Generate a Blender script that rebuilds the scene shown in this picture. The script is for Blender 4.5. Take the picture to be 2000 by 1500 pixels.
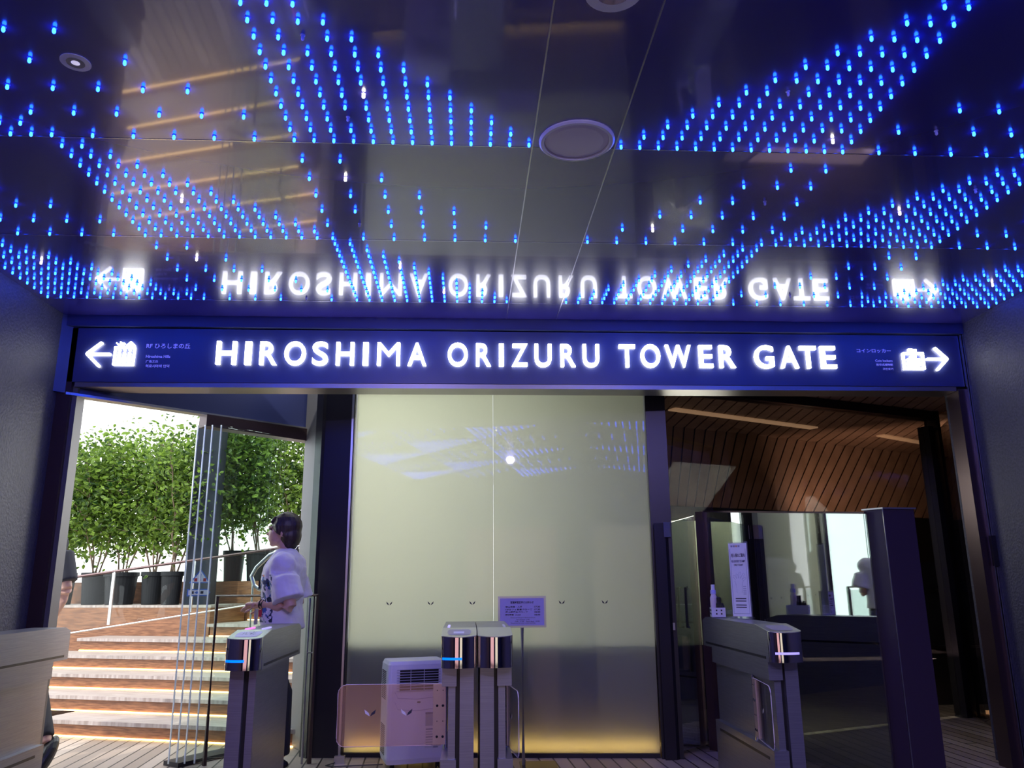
import bpy, bmesh, math, random
from mathutils import Vector, Matrix
random.seed(7)
PI = math.pi
sc = bpy.context.scene
for o in list(bpy.data.objects): bpy.data.objects.remove(o)
COL = sc.collection
# ------------------------------------------------ camera, world, lights
PITCH, YAW, ROLL, F, HC = 0.241531, 0.056554, -0.008206, 1559.02, 1.2
fw = Vector((math.sin(YAW)*math.cos(PITCH), math.cos(YAW)*math.cos(PITCH), math.sin(PITCH)))
rt = Vector((math.cos(YAW), -math.sin(YAW), 0)); up = rt.cross(fw)
r2 = rt*math.cos(ROLL)+up*math.sin(ROLL); u2 = up*math.cos(ROLL)-rt*math.sin(ROLL)
cam = bpy.data.cameras.new('camera'); camo = bpy.data.objects.new('camera', cam); COL.objects.link(camo)
camo.matrix_world = Matrix(((r2.x,u2.x,-fw.x,0),(r2.y,u2.y,-fw.y,0),(r2.z,u2.z,-fw.z,HC),(0,0,0,1)))
cam.sensor_fit = 'HORIZONTAL'; cam.sensor_width = 36; cam.lens = F/2000*36; cam.clip_start = .02; cam.clip_end = 200
sc.camera = camo
sc.cycles.transparent_max_bounces = 32
sc.view_settings.view_transform = 'Standard'; sc.view_settings.look = 'None'
sc.view_settings.exposure = 0.0; sc.view_settings.gamma = 1; sc.view_settings.use_curve_mapping = False
w = bpy.data.worlds.new('sky'); sc.world = w; w.use_nodes = True
w.node_tree.nodes['Background'].inputs[0].default_value = (.93, .97, 1, 1)
w.node_tree.nodes['Background'].inputs[1].default_value = 3.3
def lamp(name, kind, loc, energy, color, rot=(0,0,0), size=.1, size_y=None, spot=None, blend=.6):
    l = bpy.data.lights.new(name, kind); l.energy = energy; l.color = color
    if kind == 'AREA':
        l.size = size
        if size_y: l.shape = 'RECTANGLE'; l.size_y = size_y
    elif kind in ('POINT','SPOT'): l.shadow_soft_size = size
    if kind == 'SUN': l.angle = .02
    if spot: l.spot_size = spot; l.spot_blend = blend
    o = bpy.data.objects.new(name, l); o.location = loc; o.rotation_euler = rot; COL.objects.link(o); return o
lamp('sun', 'SUN', (0,0,10), 2.6, (1,.95,.85), (math.radians(42), 0, math.radians(-25)))

# ------------------------------------------------ materials
def mat(name, color=(.5,.5,.5), rough=.5, metal=0, spec=.5, emit=None, es=0, coat=0, trans=None):
    m = bpy.data.materials.new(name); m.use_nodes = True
    b = m.node_tree.nodes['Principled BSDF']
    b.inputs['Base Color'].default_value = (*color,1); b.inputs['Roughness'].default_value = rough
    b.inputs['Metallic'].default_value = metal; b.inputs['Specular IOR Level'].default_value = spec
    b.inputs['Coat Weight'].default_value = coat
    if emit: b.inputs['Emission Color'].default_value = (*emit,1); b.inputs['Emission Strength'].default_value = es
    return m
def nt(m): return m.node_tree.nodes, m.node_tree.links, m.node_tree.nodes['Principled BSDF']
def add_noise_color(m, c1, c2, scale=(1,1,1), nscale=8, detail=4, coord='Object', bump=0, lo=.35, hi=.65):
    N, L, b = nt(m)
    tc = N.new('ShaderNodeTexCoord'); mp = N.new('ShaderNodeMapping'); mp.inputs['Scale'].default_value = scale
    no = N.new('ShaderNodeTexNoise'); no.inputs['Scale'].default_value = nscale; no.inputs['Detail'].default_value = detail
    cr = N.new('ShaderNodeValToRGB'); cr.color_ramp.elements[0].position = lo; cr.color_ramp.elements[1].position = hi
    cr.color_ramp.elements[0].color = (*c1,1); cr.color_ramp.elements[1].color = (*c2,1)
    L.new(tc.outputs[coord], mp.inputs[0]); L.new(mp.outputs[0], no.inputs['Vector']); L.new(no.outputs['Fac'], cr.inputs[0])
    L.new(cr.outputs[0], b.inputs['Base Color'])
    if bump:
        bp = N.new('ShaderNodeBump'); bp.inputs['Strength'].default_value = bump; bp.inputs['Distance'].default_value = .01
        L.new(no.outputs['Fac'], bp.inputs['Height']); L.new(bp.outputs[0], b.inputs['Normal'])
    return m
def glass(name, tint=(.9,.95,.93), base=.06, rough=.01, extra=None, ior=1.5):
    """thin pane: see-through mixed with mirror reflection by Fresnel (+ a base reflectance)"""
    m = bpy.data.materials.new(name); m.use_nodes = True; N = m.node_tree.nodes; L = m.node_tree.links; N.clear()
    out = N.new('ShaderNodeOutputMaterial'); tr = N.new('ShaderNodeBsdfTransparent'); tr.inputs[0].default_value = (*tint,1)
    gl = N.new('ShaderNodeBsdfGlossy'); gl.inputs['Roughness'].default_value = rough; gl.inputs[0].default_value = (1,1,1,1)
    lw = N.new('ShaderNodeLayerWeight'); lw.inputs['Blend'].default_value = .5; f0 = ((ior-1)/(ior+1))**2+base   # Schlick, same from both faces
    pw = N.new('ShaderNodeMath'); pw.operation = 'POWER'; pw.inputs[1].default_value = 5; L.new(lw.outputs['Facing'], pw.inputs[0])
    ad = N.new('ShaderNodeMath'); ad.operation = 'MULTIPLY_ADD'; ad.use_clamp = True; ad.inputs[1].default_value = 1-f0; ad.inputs[2].default_value = f0
    mx = N.new('ShaderNodeMixShader'); L.new(pw.outputs[0], ad.inputs[0]); L.new(ad.outputs[0], mx.inputs[0])
    first = tr
    if extra:
        df = N.new('ShaderNodeBsdfDiffuse'); df.inputs[0].default_value = (*extra[0],1); m2 = N.new('ShaderNodeMixShader'); m2.inputs[0].default_value = extra[1]
        L.new(tr.outputs[0], m2.inputs[1]); L.new(df.outputs[0], m2.inputs[2]); first = m2
    L.new(first.outputs[0], mx.inputs[1]); L.new(gl.outputs[0], mx.inputs[2]); L.new(mx.outputs[0], out.inputs[0])
    return m
M = {}
M['ceiling'] = mat('glossy_ceiling', (.03,.025,.24), .06, 0, .5); nt(M['ceiling'])[2].inputs['IOR'].default_value = 1.9
def ceiling_nodes():
    m = M['ceiling']; N, L, b = nt(m)
    b.inputs['Roughness'].default_value = .22
    gl = N.new('ShaderNodeBsdfGlossy'); gl.inputs['Roughness'].default_value = .04; gl.inputs[0].default_value = (.85,.85,1,1)
    mx = N.new('ShaderNodeMixShader'); mx.inputs[0].default_value = .09
    out = N['Material Output']; L.new(b.outputs[0], mx.inputs[1]); L.new(gl.outputs[0], mx.inputs[2]); L.new(mx.outputs[0], out.inputs[0])
ceiling_nodes()
M['seam'] = mat('seam_metal', (.5,.5,.6), .25, 1)
M['wall'] = add_noise_color(mat('dark_rendered_wall', (.035,.034,.05), .55), (.026,.026,.055), (.045,.045,.085), nscale=60, bump=.5)
M['navy'] = mat('navy_painted_panel', (.035,.045,.15), .32, .0, .6)
M['darkmetal'] = mat('dark_bronze_metal', (.035,.032,.04), .35, .6)
M['brownmetal'] = mat('brown_anodised_metal', (.07,.045,.05), .35, .7)
M['alu'] = mat('satin_aluminium', (.55,.55,.56), .3, 1)
M['steel'] = add_noise_color(mat('brushed_steel', (.5,.5,.5), .38, .8), (.28,.28,.315), (.34,.34,.375), (1,1,60), 6)
M['chrome'] = mat('polished_steel', (.85,.82,.85), .045, 1)
M['headtop'] = mat('satin_head_top', (.62,.63,.58), .3, .75)
M['black'] = mat('black_plastic', (.012,.012,.015), .35)
M['rubber'] = mat('black_rubber', (.02,.02,.022), .6)
M['white'] = mat('white_plastic', (.75,.75,.8), .35)
M['paper'] = mat('white_paper', (.82,.82,.86), .6)
M['ink'] = mat('dark_ink', (.03,.03,.05), .6)
M['bluepaper'] = mat('lavender_notice_paper', (.55,.5,.8), .5)
M['signwhite'] = mat('lit_white_acrylic', (1,1,1), .4, emit=(1,1,.93), es=7)
M['signtext'] = mat('pale_blue_vinyl', (.5,.5,1), .5, emit=(.25,.25,.9), es=.45)
M['ledblue'] = mat('blue_led_lens', (.1,.3,1), .3, emit=(.007,.068,1), es=26)
M['ledcollar'] = mat('halo_led_collar', (.1,.2,.9), .1, emit=(0,.02,1), es=.9)  # collar emission stands in for the blue halo round each lens
M['ledwhite'] = mat('white_led_lens', (1,1,1), .3, emit=(1,.93,.8), es=30)
M['ledoff'] = mat('clear_unlit_lens', (.55,.5,.75), .08, 0, .9)
M['ledstrip'] = mat('warm_led_strip', (1,.8,.4), .5, emit=(1,.62,.2), es=9)
M['bluebar'] = mat('blue_indicator_light', (0,.3,1), .4, emit=(0,.16,1), es=1.6)
M['lilacbar'] = mat('lilac_indicator_light', (.7,.6,1), .4, emit=(.5,.45,1), es=.7)
M['pinkbar'] = mat('pink_indicator_light', (1,.3,.8), .4, emit=(1,.2,.65), es=1.1)
M['glass'] = glass('clear_glass', (.96,.985,.975), .0, ior=1.22)
M['smoke'] = glass('smoked_window_glass', (.62,.6,.6), .035)
M['mirror'] = glass('reflective_booth_glass', (.75,.8,.76), .30)
M['flap'] = glass('warm_reflection_acrylic', (.97,.87,.84), .03, extra=((.9,.5,.35), .06))  # pink tint and orange diffuse stand in for warm reflections on the flap
M['acrylic'] = glass('clear_acrylic', (.93,.95,.98), .03, extra=((.9,.9,1), .1))
def frosted():
    m = bpy.data.materials.new('frosted_glass'); m.use_nodes = True; N = m.node_tree.nodes; L = m.node_tree.links; N.clear()
    out = N.new('ShaderNodeOutputMaterial'); t = N.new('ShaderNodeBsdfTranslucent'); t.inputs[0].default_value = (.88,.91,.79,1)
    d = N.new('ShaderNodeBsdfDiffuse'); d.inputs[0].default_value = (.3,.32,.3,1)
    m1 = N.new('ShaderNodeMixShader'); m1.inputs[0].default_value = .15; L.new(t.outputs[0], m1.inputs[1]); L.new(d.outputs[0], m1.inputs[2])
    g = N.new('ShaderNodeBsdfGlossy'); g.inputs['Roughness'].default_value = .02
    f = N.new('ShaderNodeFresnel'); f.inputs['IOR'].default_value = 1.5
    m2 = N.new('ShaderNodeMixShader'); L.new(f.outputs[0], m2.inputs[0]); L.new(m1.outputs[0], m2.inputs[1]); L.new(g.outputs[0], m2.inputs[2]); L.new(m2.outputs[0], out.inputs[0])
    return m
M['frost'] = frosted()
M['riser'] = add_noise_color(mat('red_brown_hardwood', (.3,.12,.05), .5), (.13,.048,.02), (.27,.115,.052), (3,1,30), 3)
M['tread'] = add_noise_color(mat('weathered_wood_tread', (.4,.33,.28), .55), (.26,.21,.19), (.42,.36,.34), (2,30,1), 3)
def planks(name, c1, c2, gap, width, along, rough=.5, cyl=None):
    m = mat(name, c1, rough); N, L, b = nt(m)
    tc = N.new('ShaderNodeTexCoord'); mp = N.new('ShaderNodeMapping'); mp.inputs['Rotation'].default_value = (0,0,along)
    br = N.new('ShaderNodeTexBrick'); br.inputs['Scale'].default_value = 1; br.inputs['Brick Width'].default_value = 2.4; br.inputs['Row Height'].default_value = width
    br.inputs['Mortar Size'].default_value = .006; br.inputs['Color1'].default_value = (*c1,1); br.inputs['Color2'].default_value = (*c2,1); br.inputs['Mortar'].default_value = (*gap,1)
    L.new(tc.outputs['Object'], mp.inputs[0]); L.new(mp.outputs[0], br.inputs['Vector']); L.new(br.outputs['Color'], b.inputs['Base Color'])
    return m
M['deck'] = planks('weathered_deck_planks', (.27,.21,.17), (.40,.33,.28), (.02,.012,.01), .1, PI/2-.05)
M['hallfloor'] = mat('polished_dark_stone_floor', (.13,.12,.14), .13)
M['outwall'] = mat('white_building_wall', (.9,.9,.88), .8)
M['slat'] = add_noise_color(mat('cedar_soffit_slats', (.34,.19,.11), .5), (.27,.17,.115), (.37,.24,.17), (1,1,1), 5)
M['gap'] = mat('shadow_gap_backing', (.012,.01,.012), .8)
M['pot'] = mat('black_pot', (.010,.011,.014), .6, spec=.25)
M['soil'] = mat('dark_soil', (.05,.035,.02), .9)
M['bark'] = add_noise_color(mat('thin_bark', (.2,.14,.1), .8), (.13,.09,.06), (.3,.22,.16), nscale=20)
def leafmat():
    m = mat('green_leaves', (.10,.22,.03), .4); N, L, b = nt(m)
    tc = N.new('ShaderNodeTexCoord'); no = N.new('ShaderNodeTexNoise'); no.inputs['Scale'].default_value = 9
    cr = N.new('ShaderNodeValToRGB'); cr.color_ramp.elements[0].position = .35; cr.color_ramp.elements[1].position = .65
    cr.color_ramp.elements[0].color = (.015,.055,.01,1); cr.color_ramp.elements[1].color = (.24,.38,.05,1)
    L.new(tc.outputs['Object'], no.inputs[0]); L.new(no.outputs['Fac'], cr.inputs[0]); L.new(cr.outputs[0], b.inputs['Base Color'])
    t = N.new('ShaderNodeBsdfTranslucent'); L.new(cr.outputs[0], t.inputs[0]); mx = N.new('ShaderNodeMixShader'); mx.inputs[0].default_value = .5
    L.new(b.outputs[0], mx.inputs[1]); L.new(t.outputs[0], mx.inputs[2]); L.new(mx.outputs[0], N['Material Output'].inputs[0])
    return m
M['leaf'] = leafmat()
M['skin'] = mat('skin', (.62,.36,.27), .5)
M['hair'] = add_noise_color(mat('dark_brown_hair', (.03,.015,.012), .45), (.014,.008,.01), (.06,.032,.022), (40,40,2), 3)
M['blackcloth'] = mat('black_fabric', (.02,.02,.028), .8)
M['navycloth'] = mat('charcoal_tee_fabric', (.028,.03,.042), .85)
def tee():
    m = mat('white_printed_tee', (.72,.68,.78), .8); N, L, b = nt(m)
    tc = N.new('ShaderNodeTexCoord'); sx = N.new('ShaderNodeSeparateXYZ'); L.new(tc.outputs['Object'], sx.inputs[0])
    def gt(sock, v, op='GREATER_THAN'):
        n = N.new('ShaderNodeMath'); n.operation = op; n.inputs[1].default_value = v; L.new(sock, n.inputs[0]); return n.outputs[0]
    def mul(a, b_):
        n = N.new('ShaderNodeMath'); n.operation = 'MULTIPLY'; L.new(a, n.inputs[0]); L.new(b_, n.inputs[1]); return n.outputs[0]
    mask = mul(mul(gt(sx.outputs[0], -.02, 'LESS_THAN'), gt(sx.outputs[2], .95)), gt(sx.outputs[2], 1.25, 'LESS_THAN'))
    vo = N.new('ShaderNodeTexVoronoi'); vo.inputs['Scale'].default_value = 34; L.new(tc.outputs['Object'], vo.inputs[0])
    no = N.new('ShaderNodeTexNoise'); no.inputs['Scale'].default_value = 24; L.new(tc.outputs['Object'], no.inputs[0])
    mask = mul(mask, gt(no.outputs['Fac'], .44))
    cr = N.new('ShaderNodeValToRGB'); cr.color_ramp.interpolation = 'CONSTANT'
    e = cr.color_ramp.elements; e[0].color = (.03,.04,.10,1); e[1].position = .35; e[1].color = (.55,.58,.62,1)
    for p, c in ((.5,(.05,.12,.35,1)), (.65,(.02,.03,.05,1)), (.82,(.7,.25,.12,1)), (.9,(.1,.14,.2,1))):
        q = e.new(p); q.color = c
    s2 = N.new('ShaderNodeSeparateColor'); L.new(vo.outputs['Color'], s2.inputs[0]); L.new(s2.outputs[0], cr.inputs[0])
    mx = N.new('ShaderNodeMix'); mx.data_type = 'RGBA'; mx.inputs[6].default_value = (.72,.68,.78,1); L.new(mask, mx.inputs[0]); L.new(cr.outputs[0], mx.inputs[7])
    L.new(mx.outputs[2], b.inputs['Base Color']); return m
M['tee'] = tee()
M['red'] = mat('red_tab', (.5,.03,.04), .6)
M['stickerblue'] = mat('blue_sticker', (.08,.18,.55), .5)
M['stickerwhite'] = mat('white_sticker', (.8,.8,.85), .5)

# ------------------------------------------------ helpers
def obj(name, bm, m, parent=None, smooth=False, bevel=0):
    me = bpy.data.meshes.new(name)
    if bevel:
        bmesh.ops.bevel(bm, geom=[e for e in bm.edges if e.calc_face_angle(0) > .6], offset=bevel, segments=2, affect='EDGES', profile=.6)
    bmesh.ops.recalc_face_normals(bm, faces=bm.faces)
    bm.to_mesh(me); bm.free()
    for mm in (m if isinstance(m, (list,tuple)) else [m]): me.materials.append(mm)
    if smooth:
        for p in me.polygons: p.use_smooth = True
    o = bpy.data.objects.new(name, me); COL.objects.link(o)
    if parent:
        o.parent = parent
    return o
def tag(o, label=None, cat=None, group=None, kind=None):
    if label: o['label'] = label
    if cat: o['category'] = cat
    if group: o['group'] = group
    if kind: o['kind'] = kind
    return o
def thing(name, label, cat, loc=(0,0,0), rz=0, group=None):
    o = bpy.data.objects.new(name, None); COL.objects.link(o); o.location = loc; o.rotation_euler = (0,0,rz); o.empty_display_size = .1
    return tag(o, label, cat, group)
def struct(name, bm, m, label, parent=None, **k):
    o = obj(name, bm, m, parent, **k)
    if not parent: tag(o, label, 'structure', kind='structure')
    return o
def B(): return bmesh.new()
def box(bm, x0, x1, y0, y1, z0, z1, mi=0):
    v = [bm.verts.new(p) for p in ((x0,y0,z0),(x1,y0,z0),(x1,y1,z0),(x0,y1,z0),(x0,y0,z1),(x1,y0,z1),(x1,y1,z1),(x0,y1,z1))]
    for f in ((0,3,2,1),(4,5,6,7),(0,1,5,4),(1,2,6,5),(2,3,7,6),(3,0,4,7)):
        fc = bm.faces.new([v[i] for i in f]); fc.material_index = mi
    return bm
def prism(bm, poly, z0, z1, mi=0):
    """plan polygon extruded vertically; z1 may be list"""
    n = len(poly); z0 = z0 if isinstance(z0, (list,tuple)) else [z0]*n; z1 = z1 if isinstance(z1, (list,tuple)) else [z1]*n
    a = [bm.verts.new((p[0],p[1],z0[i])) for i, p in enumerate(poly)]; b = [bm.verts.new((p[0],p[1],z1[i])) for i, p in enumerate(poly)]
    fs = [bm.faces.new(a[::-1]), bm.faces.new(b)]
    for i in range(n): fs.append(bm.faces.new((a[i],a[(i+1)%n],b[(i+1)%n],b[i])))
    for f in fs: f.material_index = mi
    return bm
def wallseg(bm, p, q, t, z0, z1, mi=0):
    """upright slab from p to q with thickness t"""
    p, q = Vector((p[0],p[1])), Vector((q[0],q[1])); d = (q-p).normalized(); n = Vector((-d.y,d.x))*t/2
    za = z0 if isinstance(z0,(list,tuple)) else (z0,z0); zb = z1 if isinstance(z1,(list,tuple)) else (z1,z1)
    return prism(bm, [p-n,q-n,q+n,p+n], [za[0],za[1],za[1],za[0]], [zb[0],zb[1],zb[1],zb[0]], mi)
def frame_from(d):
    d = Vector(d).normalized(); a = Vector((0,0,1)) if abs(d.z) < .9 else Vector((1,0,0))
    x = d.cross(a).normalized(); return x, x.cross(d).normalized()
def tube(bm, pts, r, seg=10, cap=True, mi=0, flat=1.0):
    pts = [Vector(p) for p in pts]; rs = r if isinstance(r,(list,tuple)) else [r]*len(pts); rings = []; px = None
    for i, p in enumerate(pts):
        d = (pts[min(i+1,len(pts)-1)]-pts[max(i-1,0)])
        if px is None: x, y = frame_from(d)
        else:
            dn = d.normalized(); x = (px - dn*px.dot(dn)).normalized(); y = dn.cross(x)
        px = x; rings.append([bm.verts.new(p+x*math.cos(2*PI*k/seg)*rs[i]+y*math.sin(2*PI*k/seg)*rs[i]*flat) for k in range(seg)])
    for a, b in zip(rings, rings[1:]):
        for k in range(seg): bm.faces.new((a[k],a[(k+1)%seg],b[(k+1)%seg],b[k])).material_index = mi
    if cap: bm.faces.new(rings[0][::-1]).material_index = mi; bm.faces.new(rings[-1]).material_index = mi
    return bm
def lathe(bm, prof, c=(0,0,0), seg=24, mi=0, sx=1, sy=1):
    rings = []
    for r, z in prof: rings.append([bm.verts.new((c[0]+math.cos(2*PI*k/seg)*r*sx, c[1]+math.sin(2*PI*k/seg)*r*sy, c[2]+z)) for k in range(seg)])
    for a, b in zip(rings, rings[1:]):
        for k in range(seg): bm.faces.new((a[k],a[(k+1)%seg],b[(k+1)%seg],b[k])).material_index = mi
    bm.faces.new(rings[0][::-1]).material_index = mi; bm.faces.new(rings[-1]).material_index = mi
    return bm
def ell(bm, c, r, rot=(0,0,0), seg=16, rg=10, mi=0):
    from mathutils import Euler
    R = Euler(rot).to_matrix(); res = bmesh.ops.create_uvsphere(bm, u_segments=seg, v_segments=rg, radius=1)
    for v in res['verts']: v.co = R @ Vector((v.co.x*r[0], v.co.y*r[1], v.co.z*r[2])) + Vector(c)
    return bm
def loft(bm, secs, seg=20, sup=2.0):
    """secs: (center, rx, ry, axis_rot) horizontal-ish ellipse sections given as (x,y,z,rx,ry[,tilt dir])"""
    rings = []
    for s in secs:
        x, y, z, rx, ry = s[:5]; ring = []
        for k in range(seg):
            c, n = math.cos(2*PI*k/seg), math.sin(2*PI*k/seg)
            e = 2/sup; ring.append(bm.verts.new((x+rx*math.copysign(abs(c)**e,c), y+ry*math.copysign(abs(n)**e,n), z + (s[5]*c if len(s) > 5 else 0))))
        rings.append(ring)
    for a, b in zip(rings, rings[1:]):
        for k in range(seg): bm.faces.new((a[k],a[(k+1)%seg],b[(k+1)%seg],b[k]))
    bm.faces.new(rings[0][::-1]); bm.faces.new(rings[-1]); return bm
def remesh(o, vox, it=3):
    r = o.modifiers.new('remesh', 'REMESH'); r.mode = 'VOXEL'; r.voxel_size = vox; r.use_smooth_shade = True
    s = o.modifiers.new('smooth', 'SMOOTH'); s.iterations = it; s.factor = .5
    return o
def text_bm(s, bold=0.0, extrude=.0, align='LEFT'):
    cu = bpy.data.curves.new('t', 'FONT'); cu.body = s; cu.size = 1; cu.extrude = extrude; cu.offset = bold; cu.align_x = align; cu.resolution_u = 5
    o = bpy.data.objects.new('t', cu); COL.objects.link(o); bpy.context.view_layer.update()
    dg = bpy.context.evaluated_depsgraph_get(); me = bpy.data.meshes.new_from_object(o.evaluated_get(dg))
    bm = B(); bm.from_mesh(me); bpy.data.objects.remove(o); bpy.data.curves.remove(cu); bpy.data.meshes.remove(me)
    return bm
def fit_text(s, x0, x1, z0, z1, y, m, parent, name='lettering', bold=0.0, ext=.002, rot=None, keep=False):
    """text standing upright facing -Y, squeezed into the given box"""
    bm = text_bm(s, bold, .5)
    xs = [v.co.x for v in bm.verts]; ys = [v.co.y for v in bm.verts]; a, b, c, d = min(xs), max(xs), min(ys), max(ys)
    for v in bm.verts:
        X = x0+(v.co.x-a)/(b-a)*(x1-x0); Z = z0+(v.co.y-c)/(d-c)*(z1-z0); Y = y-(v.co.z)*ext*2
        v.co = (X, Y, Z)
    o = obj(name, bm, m, parent); return o
def stroke(bm, p, q, w, y0, y1):
    p, q = Vector(p), Vector(q); d = (q-p).normalized(); n = Vector((-d.y,d.x))*w/2; pts = []
    for k in range(7): a = PI/2+PI*k/6; pts.append(p + d*math.cos(a)*w/2 + Vector((-d.y,d.x))*math.sin(a)*w/2)
    for k in range(7): a = -PI/2+PI*k/6; pts.append(q + d*math.cos(a)*w/2 + Vector((-d.y,d.x))*math.sin(a)*w/2)
    a = [bm.verts.new((v.x,y0,v.y)) for v in pts]; b = [bm.verts.new((v.x,y1,v.y)) for v in pts]; n_ = len(pts)
    bm.faces.new(a); bm.faces.new(b[::-1])
    for i in range(n_): bm.faces.new((a[i],a[(i+1)%n_],b[(i+1)%n_],b[i]))
def copy_tree(o, parent=None):
    c = o.copy(); COL.objects.link(c)
    if parent: c.parent = parent
    for ch in list(o.children): copy_tree(ch, c)
    return c

H = 2.98            # ceiling height
XL, XR = -2.745, 3.57
YS = 5.35           # plane of the gate sign
YB = -3.5
S = [YB, -2.78, -1.81, -.84, .12, 1.09, 2.06, 3.03, 4.003, 4.985]

# ------------------------------------------------ room shell
struct('floor', box(B(), XL, XR, YB, YS+.02, -.1, 0), M['hallfloor'], 'dark stone floor of the ticket hall')
struct('trim_1', box(B(), -9, 7.5, YS+.02, 14, -.1, 0), M['deck'], 'weathered wooden plank deck outside the gate opening')
b = B()   # ceiling: panels between seams, left field, centre strip, right field
edges = S + [YS+.02]
for a, c in zip(edges, edges[1:]):
    for x0, x1 in ((XL-.05, .262), (.268, .612), (.618, XR+.05)):
        box(b, x0, x1, a+.003, c-.003, H, H+.03)
struct('ceiling', b, M['ceiling'], 'dark glossy ceiling panels reflecting the sign')
b = B()
for x in (.265, .615): box(b, x-.003, x+.003, YB, YS, H-.003, H+.03)
for y in S[1:]:
    box(b, XL, .262, y-.0025, y+.0025, H-.0015, H+.03); box(b, .268, .612, y-.0012, y+.0012, H-.001, H+.03); box(b, .618, XR, y-.0025, y+.0025, H-.0015, H+.03)
struct('trim_2', b, M['seam'], 'thin metal joint strips between the ceiling panels')
struct('trim_3', box(box(B(), XL-.1, 7.5, YB-.1, 5.75, H+.22, H+.4), .4, 7.5, 5.76, 8.2, H+.22, H+.4), M['gap'], 'dark slab above the ceiling, with an added right part shading the frosted glass')  # second box is an added unseen slab that shades the frosted glass
struct('trim_18', box(B(), XL-.1, XR+.1, YB-.1, YS+.3, H+.031, H+.2), M['gap'], 'dark void backing above the ceiling panels')
struct('wall_left', box(B(), XL-.1, XL, YB, YS+.3, 0, H+.03), M['wall'], 'dark textured wall left of the gates')
struct('wall_right', box(B(), XR+.0, XR+.1, YB, YS+.3, 0, H+.03), M['wall'], 'dark textured wall right of the gates')
struct('wall_back', box(B(), XL-.1, XR+.1, YB-.1, YB, 0, H+.03), M['wall'], 'dark wall behind the viewer')
# jambs
b = B(); box(b, XL, -2.655, YS, YS+.14, 0, 2.9)
box(b, -2.655, -2.625, YS+.03, YS+.14, 0, 2.5, 1)
struct('trim_4', b, [M['brownmetal'], mat('dull_grey_metal', (.12,.115,.12), .5, .3)], 'brown metal jamb at the left end of the gate sign')
b = B(); box(b, 3.485, XR, YS, YS+.14, 0, 2.5); box(b, 3.545, 3.553, YS-.02, YS, 0, 2.9, 1); box(b, 3.56, 3.568, YS-.02, YS, 0, 2.9, 1)
struct('trim_5', b, [M['brownmetal'], M['seam']], 'dark metal jamb at the right end of the gate sign')
o = obj('door_latch', box(B(), 3.535, 3.569, YS-.045, YS-.021, 1.27, 1.47), M['darkmetal']); tag(o, 'small dark metal latch box on the right jamb', 'latch')
struct('trim_6', box(B(), XL, XR, YS-.03, YS+.2, 2.905, H), M['navy'], 'navy fascia between sign and ceiling')

# ------------------------------------------------ gate sign
sg = thing('gate_sign', 'long navy gate sign with glowing white lettering across the whole opening', 'sign', (0,YS,2.52))
def P(o): 
    o.location = (-sg.location.x, -sg.location.y, -sg.location.z); return o
P(obj('panel', box(B(), -2.74, 3.54, YS, YS+.2, 2.52, 2.897), M['navy'], sg))
P(obj('bottom_trim', box(B(), -2.64, 3.48, YS+.01, YS+.2, 2.488, 2.519), mat('dull_trim_metal', (.3,.28,.27), .35, .9), sg))
LET = [('H',-1.715,-1.581),('I',-1.523,-1.481),('R',-1.423,-1.308),('O',-1.257,-1.114),('S',-1.068,-0.962),('H',-0.907,-0.785),('I',-0.724,-0.688),('M',-0.626,-0.471),('A',-0.417,-0.289),('O',-0.142,-0.004),('R',0.054,0.157),('I',0.213,0.246),('Z',0.302,0.412),('U',0.462,0.58),('R',0.643,0.748),('U',0.8,0.915),('T',1.056,1.17),('O',1.209,1.347),('W',1.383,1.567),('E',1.624,1.721),('R',1.769,1.883),('G',2.021,2.161),('A',2.207,2.338),('T',2.352,2.47),('E',2.501,2.612)]
for ch, x0, x1 in LET:
    o = fit_text(ch, x0, x1, 2.643-(.003 if ch in 'OGSU' else 0), 2.806+(.003 if ch in 'OGS' else 0), YS-.012, M['signwhite'], sg, 'letter', .0 if ch in 'M' else .014, .011); P(o)
b = B(); w_ = .017; y0, y1 = YS-.02, YS
for p, q in (((-2.571,2.71),(-2.424,2.71)), ((-2.568,2.716),(-2.486,2.788)), ((-2.568,2.705),(-2.487,2.627))): stroke(b, p, q, w_, y0, y1)
P(obj('left_arrow', b, M['signwhite'], sg))
b = B()
for p, q in (((-2.39,2.758),(-2.262,2.758)), ((-2.39,2.758),(-2.392,2.636)), ((-2.262,2.758),(-2.264,2.636)), ((-2.392,2.636),(-2.264,2.636))): stroke(b, p, q, .010, y0, y1)
for p, q in (((-2.357,2.765),(-2.357,2.795)), ((-2.36,2.764),(-2.382,2.787)), ((-2.354,2.764),(-2.334,2.787)), ((-2.289,2.765),(-2.289,2.795)), ((-2.289,2.797),(-2.313,2.772)), ((-2.289,2.797),(-2.265,2.772))): stroke(b, p, q, .008, y0, y1)
for cx in (-2.361,-2.327,-2.293):
    stroke(b, (cx,2.738), (cx,2.741), .012, y0, y1); stroke(b, (cx,2.718), (cx,2.69), .016, y0, y1)
    stroke(b, (cx-.006,2.69), (cx-.006,2.65), .006, y0, y1); stroke(b, (cx+.006,2.69), (cx+.006,2.65), .006, y0, y1)
P(obj('lift_pictogram', b, M['signwhite'], sg))
b = B()
for p, q in (((3.428,2.718),(3.284,2.717)), ((3.424,2.724),(3.35,2.797)), ((3.424,2.712),(3.35,2.64))): stroke(b, p, q, w_, y0, y1)
P(obj('right_arrow', b, M['signwhite'], sg))
b = B()
for p, q in (((3.108,2.758),(3.252,2.759)), ((3.108,2.758),(3.108,2.645)), ((3.252,2.759),(3.252,2.645)), ((3.108,2.645),(3.252,2.645))): stroke(b, p, q, .014, y0, y1)
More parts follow.
